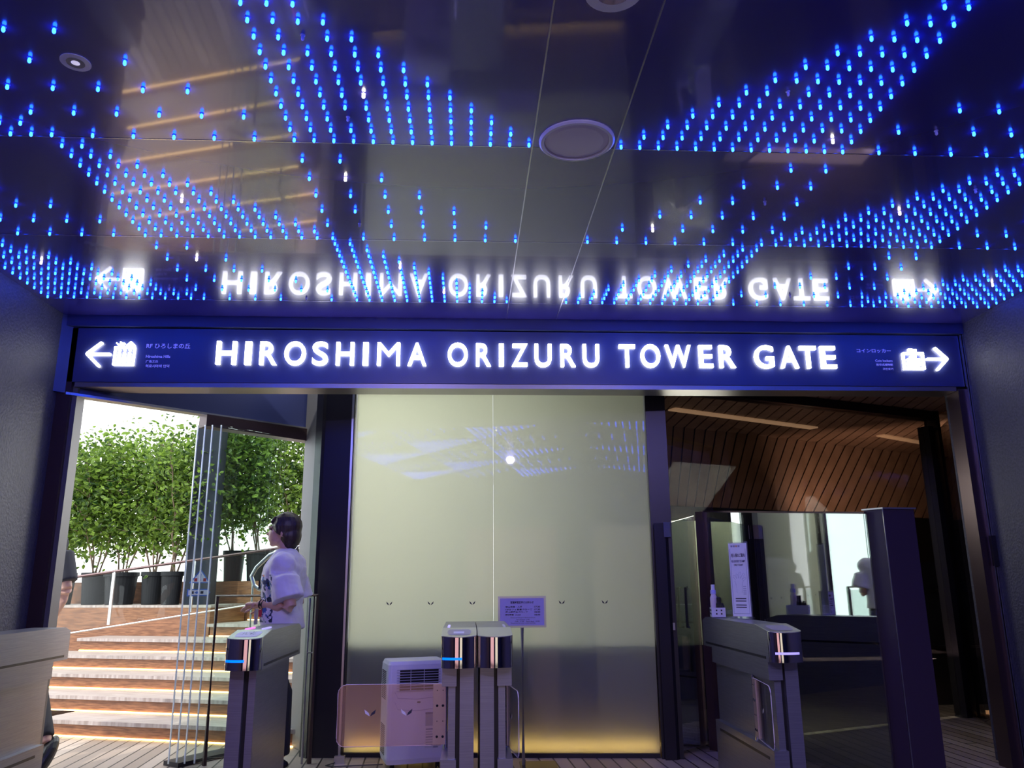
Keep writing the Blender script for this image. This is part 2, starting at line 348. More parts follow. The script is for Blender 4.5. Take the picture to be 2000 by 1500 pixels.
box(b, 3.135, 3.225, y0, y1, 2.664, 2.72); box(b, 3.15, 3.176, y0, y1, 2.768, 2.793)
for p, q in (((3.163,2.722),(3.163,2.737)), ((3.163,2.737),(3.197,2.737)), ((3.197,2.737),(3.197,2.722)), ((3.176,2.785),(3.204,2.785)), ((3.204,2.785),(3.204,2.768))): stroke(b, p, q, .008, y0, y1)
P(obj('locker_pictogram', b, M['signwhite'], sg))
for s, x0, x1, z0, z1 in (('RF ひろしまの丘',-2.19,-1.898,2.757,2.792), ('Hiroshima Hills',-2.186,-2.025,2.69,2.709), ('广岛之丘',-2.184,-2.103,2.655,2.674), ('히로시마의 언덕',-2.182,-2.026,2.621,2.642),
        ('コインロッカー',2.776,3.027,2.765,2.793), ('Coin lockers',2.904,3.03,2.698,2.714), ('投币式储物柜',2.908,3.03,2.668,2.685), ('코인로커',2.952,3.028,2.636,2.654)):
    P(fit_text(s, x0, x1, z0, z1, YS-.002, M['signtext'], sg, 'small_lettering', .004, .001))

# ------------------------------------------------ ceiling lights in the middle strip
def recessed(name, label, cat, x, y, r, parts, group=None):
    t = thing(name, label, cat, (x,y,H), 0, group)
    for nm, prof, m in parts: obj(nm, lathe(B(), prof, seg=40), m, t, smooth=False)
    return t
recessed('ceiling_speaker', 'round white ceiling speaker grille in the middle ceiling strip', 'speaker', .447, 2.97, .16,
    [('rim', [(.158,.0),(.158,-.006),(.15,-.012),(.138,-.012),(.134,-.004),(.134,.0)], M['white']), ('grille', [(.133,-.003),(.11,-.008),(.05,-.01),(.001,-.01)], mat('grey_speaker_mesh', (.75,.70,.78), .5))])
def downlight(x, y, r, label, e):
    t = thing('downlight', label, 'downlight', (x,y,H))
    obj('rim', lathe(B(), [(r*.6,.0),(r*.62,-.004),(r,-.003),(r,-.0005)], seg=32), M['white'], t, smooth=False)
    obj('reflector', lathe(B(), [(r*.6,-.004),(r*.4,-.0035),(r*.34,-.003)], seg=32), M['chrome'], t)
    obj('bulb', lathe(B(), [(r*.33,-.0031),(r*.2,-.006),(.001,-.007)], seg=20), mat('dim_lamp_glass', (.8,.75,.8), .2, emit=(.8,.75,1), es=.6), t)
    return t
downlight(.447, 2.10, .092, 'white rimmed downlight at the top edge of the middle ceiling strip', 0)
downlight(-1.382, 2.53, .05, 'small dark downlight among the sparse blue LEDs on the left', 0)

# ------------------------------------------------ blue LEDs
def led_mesh(lens, collar):
    b = B()
    lathe(b, [(.0085,0),(.0085,-.002),(.006,-.003)], seg=10, mi=1)
    lathe(b, [(.0045,-.003),(.0052,-.006),(.0062,-.012),(.0056,-.017),(.003,-.0205),(.0008,-.0215)], seg=8, mi=0)
    o = obj('ceiling_led', b, [lens, collar]); return o
protos = {'b': led_mesh(M['ledblue'], M['ledcollar']), 'w': led_mesh(M['ledwhite'], M['ledoff']), 'd': led_mesh(M['ledoff'], M['ledoff'])}
WHITE = {('L',2,20,5),('L',3,22,8),('L',3,33,7),('L',2,10,8),('L',1,8,4),('L',3,8,7),('R',1,11,1),('R',2,19,5),('R',3,33,5),('R',2,4,2),('L',3,5,2)}
DIM = {('R',1,7,5),('L',1,10,8),('L',1,9,2),('L',2,10,2),('R',2,10,6),('R',1,16,2),('R',2,22,8),('L',3,26,2),('L',3,32,2),('L',3,16,0),('R',3,8,7),('R',3,18,2)}
YR = {-3:-1.85, -2:-.88, -1:.085, 0:1.05, 1:2.995-.0, 2:3.965, 3:4.925}
YR[0] = 2.027; YR[-1] = 1.06; YR[-2] = .09; YR[-3] = -.88
def led_cells(s):
    out = []; typeA = s % 2 == 1
    for i in range(0, 37):
        for r in range(12):
            if typeA: on = (i <= 12 and r <= i) or (12 < i <= 24 and i % 2 == 0 and r % 2 == 0 and r <= i-12) or (i > 24 and r <= i-24)
            else: on = (i <= 12 and i % 2 == 0 and r % 2 == 0 and r <= i) or (12 <= i <= 24 and r <= i-12) or (i > 24 and i % 2 == 0 and r % 2 == 0 and r <= i-24) or (i == 24)
            if s == 1 and i == 20 and r == 6: on = False
            if on: out.append((i, r))
    return out
camM = camo.matrix_world.inverted()
cells = []
for s in (-3,-2,-1,0,1,2,3):
    for side in 'LR':
        for i, r in led_cells(s):
            x = .249-.0808*i if side == 'L' else .638+.0797*i
            y = YR[s]-.0805*r
            if side == 'L' and s == 1 and 0: continue
            if x > XR-.03 or x < XL+.03: continue
            c = camM @ Vector((x, y, H-.01)); vis = c.z < 0 and abs(-c.x/c.z*F) < 1003 and abs(c.y/c.z*F) < 753
            cells.append((side, s, i, r, x, y, vis, -c.z))
used = set()
def put(kind, x, y, label, cat, group):
    p = protos[kind]
    o = p if kind not in used else p.copy()
    if kind in used: COL.objects.link(o)
    used.add(kind); o.location = (x, y, H); tag(o, label, cat, group); return o
blue = [c for c in cells if c[:4] not in WHITE and c[:4] not in DIM]
bv = sorted([c for c in blue if c[6]], key=lambda c: c[7]); near = bv[:300]; ns = set(c[:4] for c in near)
cut = near[-1][7]
ORD = ['zeroth','first','second','third','fourth','fifth','sixth','seventh','eighth','ninth','tenth','eleventh','twelfth']
TENS = ['', '', 'twenty', 'thirty']
def ordn(n):
    if n <= 12: return ORD[n]
    if n < 20: return {13:'thirteenth',14:'fourteenth',15:'fifteenth',16:'sixteenth',17:'seventeenth',18:'eighteenth',19:'nineteenth'}[n]
    return {20:'twentieth',30:'thirtieth'}[n] if n % 10 == 0 else TENS[n//10]+'-'+ORD[n%10]
SEAM = {0:'nearest', 1:'first', 2:'second', 3:'third'}
def ledlabel(kind, c):
    return '%s LED %s of middle strip, %s column out, %s row before %s seam' % (kind, 'left' if c[0] == 'L' else 'right', ordn(c[2]+1), ordn(c[3]+1), SEAM.get(c[1], 'nearest'))
for c in near: put('b', c[4], c[5], ledlabel('blue', c), 'ceiling light', 'blue LEDs of the near ceiling')
for c in cells:
    if c[:4] in WHITE: put('w', c[4], c[5], ledlabel('white', c), 'ceiling light', 'white glowing LEDs')
    elif c[:4] in DIM: put('d', c[4], c[5], ledlabel('unlit', c), 'ceiling light', 'unlit LEDs')
b = B(); tmp = B(); tmp.from_mesh(protos['b'].data)
tv = [v.co.copy() for v in tmp.verts]; tf = [([v.index for v in f.verts], f.material_index) for f in tmp.faces]; tmp.free()
for c in blue:
    if c[:4] in ns: continue
    off = Vector((c[4], c[5], H)); vs = [b.verts.new(v+off) for v in tv]
    for f, mi in tf: b.faces.new([vs[k] for k in f]).material_index = mi
tag(obj('ceiling_led', b, [M['ledblue'], M['ledcollar']]), 'remaining small blue LEDs crowding the ceiling towards the gate sign', 'ceiling light', kind='stuff')

# spots at the two modelled downlights, then three added spots without fixtures
lamp('hall_spot', 'SPOT', (.447,2.1,H-.04), 80, (.52,.46,1), (0,0,0), .05, spot=2.3)
lamp('hall_spot', 'SPOT', (-1.382,2.53,H-.04), 44, (.52,.46,1), (0,0,0), .05, spot=2.3)
lamp('hall_spot', 'SPOT', (2.4,1.6,H-.04), 44, (.5,.42,1), (0,0,0), .05, spot=2.4)
lamp('hall_spot', 'SPOT', (-.6,.4,H-.04), 150, (.60,.50,1), (math.radians(42),0,0), .05, spot=2.2)  # added rear spot, tilted forward to brighten faces turned to the viewer
lamp('hall_spot', 'SPOT', (1.5,.2,H-.04), 120, (.60,.50,1), (math.radians(42),0,0), .05, spot=2.2)
# glowing panels added on the rear wall for the bands mirrored in gate noses
for x0, x1, c, lab in ((-2.1,-.35,(1,.55,.55),'wide pink glowing panel added on the rear wall for gate reflections'), (.35,1.5,(1,.88,.66),'cream glowing panel added on the rear wall for gate reflections')):
    t = thing('reflection_panel', lab, 'window', ((x0+x1)/2,YB+.04,0)); h = (x1-x0)/2
    obj('frame', box(B(), -h-.05,h+.05,-.035,0,0,2.3), M['darkmetal'], t)
    obj('glow_pane', box(B(), -h,h,.001,.005,.03,2.2), mat('panel_glow', (.1,.1,.1), .4, emit=c, es=.85), t)

# ------------------------------------------------ frosted glass wall
FA = Vector((-.865,6.17)); FB = Vector((1.345,5.93))
fd = (FB-FA).normalized(); fn = Vector((-fd.y,fd.x))
def fp(t, off=0): v = FA+fd*t+fn*off; return (v.x, v.y)
LF = (FB-FA).length
seam_t = (.194-FA.x)/fd.x
gw = thing('frosted_glass_wall', 'tall backlit frosted glass wall behind the centre gates', 'glass wall', (FA.x,FA.y,0))
def G(o, root=None):
    r = root or o.parent; o.location = (-r.location.x, -r.location.y, -r.location.z); return o
b = B(); wallseg(b, fp(.0), fp(seam_t-.0006), .012, .03, 2.66); G(obj('glass_pane', b, M['frost'], gw))
b = B(); wallseg(b, fp(seam_t+.0006), fp(LF), .012, .03, 2.66); G(obj('glass_pane', b, M['frost'], gw))
b = B()
for k in range(5):
    cx = -.57+k*.305 if k < 3 else (.69 if k == 3 else 1.0)
    t = (cx-FA.x)/fd.x; p = Vector(fp(t, -.0075)); z = 1.03
    for s in (1,-1):
        vs = [b.verts.new((p.x+s*fd.x*a, p.y+s*fd.y*a-.0005, z+h)) for a, h in ((.001,.0),(.007,.014),(.022,.028),(.018,.010))]
        b.faces.new(vs)
G(obj('bird_mark', b, M['ink'], gw))
struct('trim_7', wallseg(B(), (-1.1,6.2), (-.868,6.172), .10, 0, 2.9), M['darkmetal'], 'dark metal post left of the frosted glass wall')
b = B(); wallseg(b, (-.895,6.11), (-.88,6.11), .02, 0, 2.7)
struct('trim_8', b, M['alu'], 'thin pale edge strip of the dark post')
struct('trim_9', wallseg(B(), (1.352,5.93), (1.50,5.915), .10, 0, 2.9), M['darkmetal'], 'dark metal post right of the frosted glass wall')
b = B(); wallseg(b, fp(-.02), fp(LF+.02), .10, 2.66, H); wallseg(b, fp(0), fp(LF), .05, 0, .03)
struct('trim_10', b, M['darkmetal'], 'dark rails above and below the frosted glass')
# low bench behind the glass with a warm light strip under it
b = B(); wallseg(b, fp(.0,.19), fp(LF,.19), .28, .33, .77); wallseg(b, fp(.0,.26), fp(LF,.26), .14, 0, .33)
bench = thing('bench', 'dark low bench standing behind the frosted glass', 'bench', (FA.x,FA.y,0))
G(obj('seat', b, mat('dark_bench_wood', (.05,.04,.035), .6), bench))
G(obj('light_strip', wallseg(B(), fp(.02,.06), fp(LF-.02,.06), .01, .06, .085), M['ledstrip'], bench))
# sensor box at the top
sn = thing('door_sensor', 'pale flat sensor box under the sign above the frosted glass', 'sensor', (.11,5.74,2.62))
obj('housing', box(B(), -.21,.21,-.09,.28,0,.05), mat('pale_sensor_plastic', (.5,.42,.42), .5), sn, bevel=.01)
obj('lens', box(B(), -.1,.1,-.095,-.089,.01,.035), M['black'], sn)

# ------------------------------------------------ left opening: header, end post, glass leaves
HA = Vector((-2.64,5.44)); HB = Vector((-1.30,6.70)); hd = (HB-HA).normalized(); hn = Vector((-hd.y,hd.x))
def hp(t, off=0): v = HA+hd*t+hn*off; return (v.x,v.y)
LH = (HB-HA).length
struct('wall_fascia', wallseg(B(), hp(-.2), hp(LH+.1), .06, 2.445, 3.2), M['navy'], 'dark fascia above the sliding glass doors')
b = B(); wallseg(b, hp(-.1,-.01), hp(LH+.05,-.01), .09, 2.43, 2.447)
struct('trim_11', b, M['alu'], 'thin metal rail under the left fascia')
dr = thing('sliding_door', 'frameless glass sliding door under a brown operator box', 'door', (-2.02,5.93,0))
b = B(); t0 = .87; wallseg(b, hp(t0,-.02), hp(LH,-.02), .12, (2.34,2.33), (2.43,2.43)); G(obj('operator_box', b, M['brownmetal'], dr))
# glass leaves, stacked
leafd = Vector((.54,.74)).normalized()
for k, (off, s0, ln) in enumerate(((0,0,.70), (.045,.03,.68), (.09,.06,.66), (.14,.1,.62))):
    p = Vector((-2.0,5.95))+Vector((leafd.y,-leafd.x))*off+leafd*s0; q = p+leafd*ln
    G(obj('glass_leaf', wallseg(B(), p, q, .01, .02, 2.34), M['glass'], dr))
    eb = B(); wallseg(eb, p-leafd*.006, p, .011, .02, 2.34)
    G(obj('edge_strip', eb, mat('polished_glass_edge', (.75,.85,.85), .15, .3), dr))
b = B(); wallseg(b, (-1.99,5.96), (-1.62,6.47), .16, 0, .03); G(obj('floor_track', b, M['darkmetal'], dr))
# warning stickers on the glass
st = B(); cx, cy, cz = -1.945, 5.985, 1.245
def onleaf(u, z, o=-.02): v = Vector((-2.0,5.95))+leafd*u-Vector((-leafd.y,leafd.x))*(-o); return (v.x, v.y, z)
def flat(bm, pts, o, mi=0):
    bm.faces.new([bm.verts.new(onleaf(u,z,o)) for u, z in pts]).material_index = mi
flat(st, [(.03,1.2),(.21,1.2),(.12,1.30)], -.009, 0); flat(st, [(.05,1.207),(.19,1.207),(.12,1.287)], -.0095, 1)
flat(st, [(.113,1.265),(.127,1.265),(.124,1.232),(.116,1.232)], -.010, 0); flat(st, [(.114,1.226),(.126,1.226),(.126,1.217),(.114,1.217)], -.010, 0)
flat(st, [(.07,1.235),(.095,1.235),(.095,1.212),(.07,1.212)], -.010, 2); flat(st, [(.145,1.235),(.17,1.235),(.17,1.212),(.145,1.212)], -.010, 2)
G(obj('warning_sticker', st, [M['stickerblue'], M['stickerwhite'], M['red']], dr))
st = B(); flat(st, [(.02,1.11),(.19,1.11),(.215,1.135),(.19,1.16),(.02,1.16)], -.009, 0); flat(st, [(.03,1.118),(.185,1.118),(.203,1.135),(.185,1.152),(.03,1.152)], -.0095, 1)
for u in (.05,.13): flat(st, [(u,1.126),(u+.025,1.126),(u+.025,1.145),(u,1.145)], -.010, 2)
flat(st, [(.08,1.135),(.1,1.145),(.12,1.135),(.1,1.125)], -.010, 0)
G(obj('arrow_sticker', st, [M['stickerblue'], M['stickerwhite'], M['ink']], dr))
struct('trim_12', wallseg(B(), (-1.30,6.62), (-1.06,6.26), .10, 0, 2.9), mat('matt_grey_post', (.16,.16,.17), .55, .4), 'pale aluminium end post right of the glass door')
struct('trim_13', wallseg(B(), (-1.16,6.22), (-1.10,6.15), .06, 0, 2.9), M['darkmetal'], 'dark filler between the pale and dark posts')
# railing frame with glass
rl = thing('barrier_railing', 'rectangular brown tube railing with glass beside the left gate', 'railing', (-1.77,5.97,0))
b = B(); tube(b, [(-1.77,5.97,0),(-1.77,5.97,1.11),(-1.07,5.97,1.11),(-1.07,5.97,0)], .016, 4); G(obj('frame', b, M['brownmetal'], rl))
b = B(); tube(b, [(-1.12,5.97,0),(-1.12,5.97,1.09)], .009, 6); tube(b, [(-1.12,5.97,.72),(-1.07,5.97,.72)], .008, 6); G(obj('inner_bar', b, M['alu'], rl))
G(obj('glass_panel', box(B(), -1.75,-1.13,5.966,5.972,.05,1.08), M['glass'], rl))
b = B()
for k in range(4): lathe(b, [(.0,.0),(.001,.0)], (-9,-9,-9), 3)
b.free()

# ------------------------------------------------ right side: beam, glass, posts, booth
RA = Vector((1.5,6.16)); RB = Vector((4.50,7.36)); rd = (RB-RA).normalized(); rn = Vector((-rd.y,rd.x)); LR = (RB-RA).length
def rp(t, off=0): v = RA+rd*t+rn*off; return (v.x,v.y)
struct('trim_14', wallseg(B(), rp(0), rp(LR), .12, 2.67, 2.748), M['darkmetal'], 'dark beam over the right window wall')
struct('window_1', wallseg(B(), rp(.03), rp(LR-.1), .012, .02, 2.67), M['smoke'], 'tall smoked glass window right of the frosted wall')
b = B(); wallseg(b, rp(LR-.16), rp(LR-.09), .12, 0, 2.6); wallseg(b, rp(LR-.04), rp(LR), .14, 0, 2.75)
struct('trim_15', b, M['darkmetal'], 'dark double post ending the right window wall')
struct('window_2', wallseg(B(), (4.50,7.36), (3.95,5.95), .012, .02, 2.55), M['smoke'], 'narrow smoked glass pane beside the right jamb')
struct('trim_16', wallseg(B(), (4.05,6.2), (3.95,5.95), .06, 0, 2.6), M['darkmetal'], 'dark upright behind the right jamb')
# booth partition
PA = (1.82,6.12); PB = (2.417,4.778)
bt = thing('booth_partition', 'half-height reflective glass partition between brown and black posts', 'partition', (1.78,6.2,0))
G(obj('glass_panel', wallseg(B(), PA, PB, .01, .02, (1.70,1.577)), M['mirror'], bt))
b = B(); wallseg(b, PA, PB, .02, (1.70,1.577), (1.712,1.589)); G(obj('top_rail', b, M['brownmetal'], bt))
b = B(); prism(b, [(1.755,6.14),(1.80,6.10),(1.87,6.13),(1.82,6.20)], 0, 1.705); G(obj('brown_post', b, M['brownmetal'], bt))
b = B(); prism(b, [(2.43,4.82),(2.49,4.71),(2.70,4.74),(2.65,4.92)], 0, 1.60); G(obj('black_post', b, mat('dark_purple_laminate', (.035,.022,.04), .4), bt))
b = B(); prism(b, [(2.42,4.83),(2.487,4.70),(2.71,4.73),(2.66,4.93)], 1.601, 1.61); G(obj('post_cap', b, M['alu'], bt))
b = B(); prism(b, [(2.487,4.705),(2.492,4.705),(2.492,4.71),(2.487,4.71)], 0, 1.60); G(obj('edge_strip', b, M['alu'], bt))
dl = thing('booth_door', 'narrow half-height glass door with black pull handle beside the brown post', 'door', (1.47,5.95,0))
G(obj('glass_panel', wallseg(B(), (1.50,5.93), (1.745,6.15), .01, .04, (1.61,1.675)), M['mirror'], dl))
b = B(); tube(b, [(1.62,6.0,1.14),(1.60,5.97,1.14),(1.60,5.97,.86),(1.62,6.0,.86)], .010, 6); G(obj('pull_handle', b, M['black'], dl))
G(obj('side_channel', prism(B(), [(1.36,5.84),(1.44,5.84),(1.50,5.90),(1.42,5.87)], 0, 1.60), M['darkmetal'], dl))
G(obj('top_clamp', prism(B(), [(1.425,5.82),(1.475,5.83),(1.50,5.90),(1.445,5.89)], 1.50, 1.605), M['alu'], dl))
G(obj('lock_plate', box(B(), 1.46,1.475,5.835,5.84,.85,.9), M['alu'], dl))

sc_ = thing('booth_fill_screen', 'pale backlit frosted screen added behind the brown post to brighten the booth glass', 'screen', (1.58,6.3,0))  # added lit screen that brightens the left part of the booth glass
G(obj('glass_pane', wallseg(B(), (1.56,6.34), (2.26,6.68), .012, .7, 1.66), M['frost'], sc_))
G(obj('lower_panel', wallseg(B(), (1.56,6.34), (2.26,6.68), .03, 0, .7), M['darkmetal'], sc_))
lamp('booth_fill', 'AREA', (1.95,7.0,1.95), 40, (.95,1,.85), (math.radians(38),0,math.radians(205)), .7, .7)  # added fill lighting the booth screen from behind
lamp('frost_fill', 'AREA', (-.88,7.75,2.25), 30, (1,.95,.80), (math.radians(80),0,math.radians(187)), .7, 1.0)  # added unseen fill that brightens the frosted wall, more on its left
# wood soffit beyond the right glass
def slat_surface(name, top, bot, n, thick, label, frac=.86, up_=Vector((0,0,1)), bow=0):
    """ruled surface of slats between two curves (functions of 0..1)"""
    b = B()
    for k in range(n):
        a0, a1 = k/n, (k+frac)/n
        p = [top(a0), top(a1), bot(a1), bot(a0)]
        v = [b.verts.new(q) for q in p]+[b.verts.new(q+up_*thick) for q in p]
        for f in ((0,1,2,3),(7,6,5,4),(0,4,5,1),(1,5,6,2),(2,6,7,3),(3,7,4,0)): b.faces.new([v[i] for i in f])
    # dark backing
    for k in range(12):
        a0, a1 = k/12, (k+1)/12
        b.faces.new([b.verts.new(q+up_*(thick+.03)) for q in (top(a0),top(a1),bot(a1),bot(a0))]).material_index = 1
    return struct(name, b, [M['slat'], M['gap']], label)
ARC = [(1.0,7.75),(1.5,7.85),(2.04,8.07),(3.22,8.6),(4.53,9.3),(6.2,10.15),(9.0,11.6)]
def ya(x):
    for (a, c), (d, e) in zip(ARC, ARC[1:]):
        if x <= d: return c+(e-c)*(x-a)/(d-a)
    return ARC[-1][1]
bs = B(); bw_ = B()
def slab(b, p, th):
    v = [b.verts.new(q) for q in p]+[b.verts.new(Vector(q)+Vector(th)) for q in p]
    for f in ((0,1,2,3),(7,6,5,4),(0,4,5,1),(1,5,6,2),(2,6,7,3),(3,7,4,0)): b.faces.new([v[i] for i in f])
def slope(x): return .04+max(0,(x-1.9))*.085
def rear(x7):
    x = x7
    for _ in range(12): x = x7+slope(x7)*(ya(x)-7)
    return x
x = 1.52
while x < 7.6:
    e = []
    for xx in (x, x+.100):
        m_ = slope(xx); xr = rear(xx); e.append(((max(1.5,xx+m_*(5.62-7)),5.62,2.75),(xr,ya(xr),2.75)))
    slab(bs, [e[0][0],e[1][0],e[1][1],e[0][1]], (0,0,.02))
    q = []
    for f_ in (0,1):
        t_ = e[f_][1]; dx = -.12-.5*min(1,max(0,(t_[0]-2.2)/2.3)); q.append((t_, (t_[0]+dx, ya(t_[0]+dx) if t_[0]+dx > 1 else t_[1], 1.93)))
    if q[0][1][0] > 1.0: slab(bw_, [q[0][0],q[1][0],q[1][1],q[0][1]], (0,.02,0))
    x += .115
struct('wall_soffit', bs, M['slat'], 'flat cedar slat soffit beyond the right glass')
struct('wall_slats', bw_, M['slat'], 'upright band of slanting cedar slats beyond the right glass')
b = B()
for (a0, c0), (a1, c1) in zip(ARC[1:], ARC[2:]): wallseg(b, (a0,c0+.10), (a1,c1+.10), .06, 0, 3.0)
struct('wall_interior', b, mat('dark_interior_wall', (.012,.011,.013), .6), 'dark wall behind and under the slats')
struct('wall_shade', wallseg(B(), (1.46,6.75), (.55,7.7), .06, 0, 3.1), mat('grey_shade_wall', (.2,.21,.2), .8), 'added grey wall hidden behind the frosted glass, darkening its right part')  # added unseen blocker, dims the daylight on the right of the frosted wall
struct('wall_interior_2', box(B(), 7.3, 7.4, 5.4, 13.5, 0, 3.2), M['gap'], 'dark end wall beyond the right glass')
struct('wall_return', box(B(), XR+.1, 7.4, 5.42, 5.5, 0, 3.2), M['gap'], 'dark wall beside the right jamb')
struct('trim_17', box(B(), 1.45, 7.5, 5.6, 13.5, 2.80, 2.86), M['gap'], 'dark backing above the soffit')
struct('wall_partition', box(B(), 1.47, 1.53, 6.05, 7.9, 0, 2.8), M['gap'], 'dark wall between frosted glass and right room')
# linear light in the soffit
for p, q, e, lab in (((1.9,7.2),(3.66,8.13),1.0,'long warm linear light recessed in the soffit'), ((4.6,8.55),(5.6,9.2),.5,'shorter warm linear light at the far right of the soffit')):
    o = obj('linear_light', wallseg(B(), p, q, .10, 2.735, 2.749), mat('warm_linear_light', (.8,.6,.4), .5, emit=(1,.62,.33), es=.5*e)); tag(o, lab, 'light')
lamp('wall_washer', 'AREA', (4.5,8.1,1.95), 17, (1,.66,.45), (math.radians(110),0,math.radians(-28)), 1.8, .2)
lamp('soffit_fill', 'AREA', (3.4,7.3,.5), 5, (.9,.65,.6), (math.radians(180),0,0), 1.5, .3)  # added weak fill so the flat soffit is not black
# dark shelving at the right
sh = thing('shelf_unit', 'dark tall shelf unit with pale metal shelf edges behind the right glass', 'shelf', (4.9,8.0,0))
G(obj('carcass', box(B(), 4.3,5.7,8.0,8.3,0,1.35), mat('black_cabinet', (.02,.02,.025), .4), sh))
for z in (1.07,.535): G(obj('shelf_edge', box(B(), 4.3,5.7,7.96,8.0,z-.012,z+.012), M['alu'], sh))
for x in (4.42, 4.68):
    o = obj('floor_light', box(B(), x,x+.14,7.4,7.46,.0,.03), mat('floor_light_warm', (1,.6,.3), .5, emit=(1,.55,.25), es=1.5)); tag(o, 'small warm floor light, %s, in front of the dark shelf unit' % ('left one' if x < 4.5 else 'right one'), 'light')

# ------------------------------------------------ gates
def gate(label, xc, Y0, Y1, flap=0, opened=False, reader='plate', bar=True, topbars=1, barside=-1):
    t = thing('ticket_gate', label, 'ticket gate', (xc,Y0,0))
    L_ = Y1-Y0; w = .0925
    def section(b, y, hw, zt, zb=.76):
        return [b.verts.new(p) for p in ((-hw,y,zb),(hw,y,zb),(hw,y,zt),(-hw,y,zt))]
    def shell(st):
        b = B(); rings = [section(b, *s) for s in st]
        for a, c in zip(rings, rings[1:]):
            for k in range(4): b.faces.new((a[k],a[(k+1)%4],c[(k+1)%4],c[k]))
        b.faces.new(rings[0][::-1]); b.faces.new(rings[-1]); return b
    zt = lambda y: .918 + (.952-.918)*min(1, y/.24)
    # polished nose: half-ellipse in plan
    b = B(); n = 18; pts = [(-w*math.cos(PI*k/n), .05*(1-math.sin(PI*k/n))) for k in range(n+1)]
    lo = [b.verts.new((x,y,.762)) for x, y in pts]; hi = [b.verts.new((x,y,zt(y)-.004)) for x, y in pts]
    for k in range(n): b.faces.new((lo[k],lo[k+1],hi[k+1],hi[k]))
    bk = [b.verts.new((x,.056,z)) for x, z in ((-w,.762),(w,.762),(w,zt(.056)-.004),(-w,zt(.056)-.004))]
    lo2 = [b.verts.new(v.co) for v in lo]; hi2 = [b.verts.new(v.co) for v in hi]   # separate rim so the curved face keeps upright normals
    b.faces.new((lo2[0],hi2[0],bk[3],bk[0])); b.faces.new((lo2[n],bk[1],bk[2],hi2[n])); b.faces.new(lo2+[bk[1],bk[0]])
    o = obj('nose', b, M['chrome'], t)
    for p in o.data.polygons:
        if abs(p.normal.z) < .1 and len(p.vertices) == 4: p.use_smooth = True
    # body of the head
    yk = .24
    obj('head', shell([(.057,w,zt(.057)-.004),(yk,w,.948),(L_-.07,w,.948),(L_,w,.925)]), M['steel'], t)
    # satin top plate
    b = B(); top = [(x, y) for x, y in pts]+[(w,yk),(-w,yk)]
    a = [b.verts.new((x,y,zt(y)-.0035)) for x, y in top]; c = [b.verts.new((x*.99,y,zt(y))) for x, y in top]
    b.faces.new(a[::-1]); b.faces.new(c)
    for k in range(len(top)): b.faces.new((a[k],a[(k+1)%len(top)],c[(k+1)%len(top)],c[k]))
    obj('top_plate', b, M['headtop'], t)
    if reader:
        b = B(); rp_ = [(-.055,.055),(-.03,.045),(.03,.045),(.055,.055),(.062,.10),(.062,.15),(.05,.185),(-.05,.185),(-.062,.15),(-.062,.10)]
        def lay(poly, dz, mi, sh=1):
            b.faces.new([b.verts.new((x,y,zt(y)+dz)) for x, y in poly]).material_index = mi
        lay(rp_, .0012, 0)
        if reader == 'plate': lay([(-.03,.08),(.026,.08),(.026,.13),(-.03,.13)], .002, 1)
        if reader == 'graphic':
            lay([(x*.86,.115+(y-.115)*.86) for x, y in rp_], .0016, 2)
            for q in range(26):
                x = random.uniform(-.04,.04); y = random.uniform(.09,.17); s = random.uniform(.003,.008)
                lay([(x,y),(x+s,y+s*.4),(x+s*.7,y+s*1.3),(x-s*.3,y+s)], .0022, 3 if q % 3 else 4)
        obj('card_reader', b, [mat('grey_reader', (.42,.4,.42), .4) if reader != 'graphic' else M['stickerwhite'], M['paper'], M['stickerwhite'], mat('green_print', (.12,.3,.08), .5), M['ink']], t)
    if topbars:
        for k, (xx, mm) in enumerate((((-.055,M['pinkbar']),(.035,M['lilacbar'])) if topbars == 2 else ((-.06 if topbars == 1 else .06, M['lilacbar'] if topbars == 1 else M['white']),))):
            obj('status_light', box(B(), xx-.006,xx+.006,.27,.45,.948,.956), mm, t)
    if bar:
        b = B()
        for k in range(2, 10) if bar == 1 else range(4,13):
            x0, y0_ = pts[k]; x1, y1_ = pts[k+1]
            v = [b.verts.new(p) for p in ((x0,y0_-.002,.803),(x1,y1_-.002,.803),(x1,y1_-.002,.815),(x0,y0_-.002,.815))]; b.faces.new(v)
        obj('indicator_bar', b, M['bluebar'] if bar == 1 else M['lilacbar'], t)
    for s in (-1,1): obj('slot_strip', box(B(), s*(w+.0005)-.001, s*(w+.0005)+.001, .10, L_-.05, .775,.788), M['black'], t)
    # column
    fs = flap or 1
    def bx(name, x0, x1, y0, y1, z0, z1, m, bev=0): 
        x0, x1 = sorted((x0*fs, x1*fs)); return obj(name, box(B(), x0,x1,y0,y1,z0,z1), m, t, bevel=bev)
    bx('column', -.078, -.005, .10, L_-.12, 0, .76, M['steel'], .002)
    bx('slot_channel', -.005, .018, .13, L_-.15, 0, .76, M['black'])
    bx('side_column', .018, .055, .11, L_-.13, 0, .76, M['steel'], .002)
    if flap:
        bx('upper_box', .012, .088, .09, L_-.16, .665, .76, M['steel'], .003)
        bx('lower_box', .012, .092, .09, L_-.16, 0, .31, M['steel'], .003)
        bx('lower_slot', .0925, .0935, .16, L_-.25, .255, .27, M['black'])
        yp = .40
        obj('pivot', tube(B(), [(fs*.07,yp,.31),(fs*.07,yp,.665)], .012, 12), M['chrome'], t)
        # flap swings
        f = bpy.data.objects.new('flap', None)
        ang = (PI if fs < 0 else 0) if opened else (-PI/2+(.12 if fs > 0 else -.12) if not opened else 0)
        W_ = .60 if opened else .40
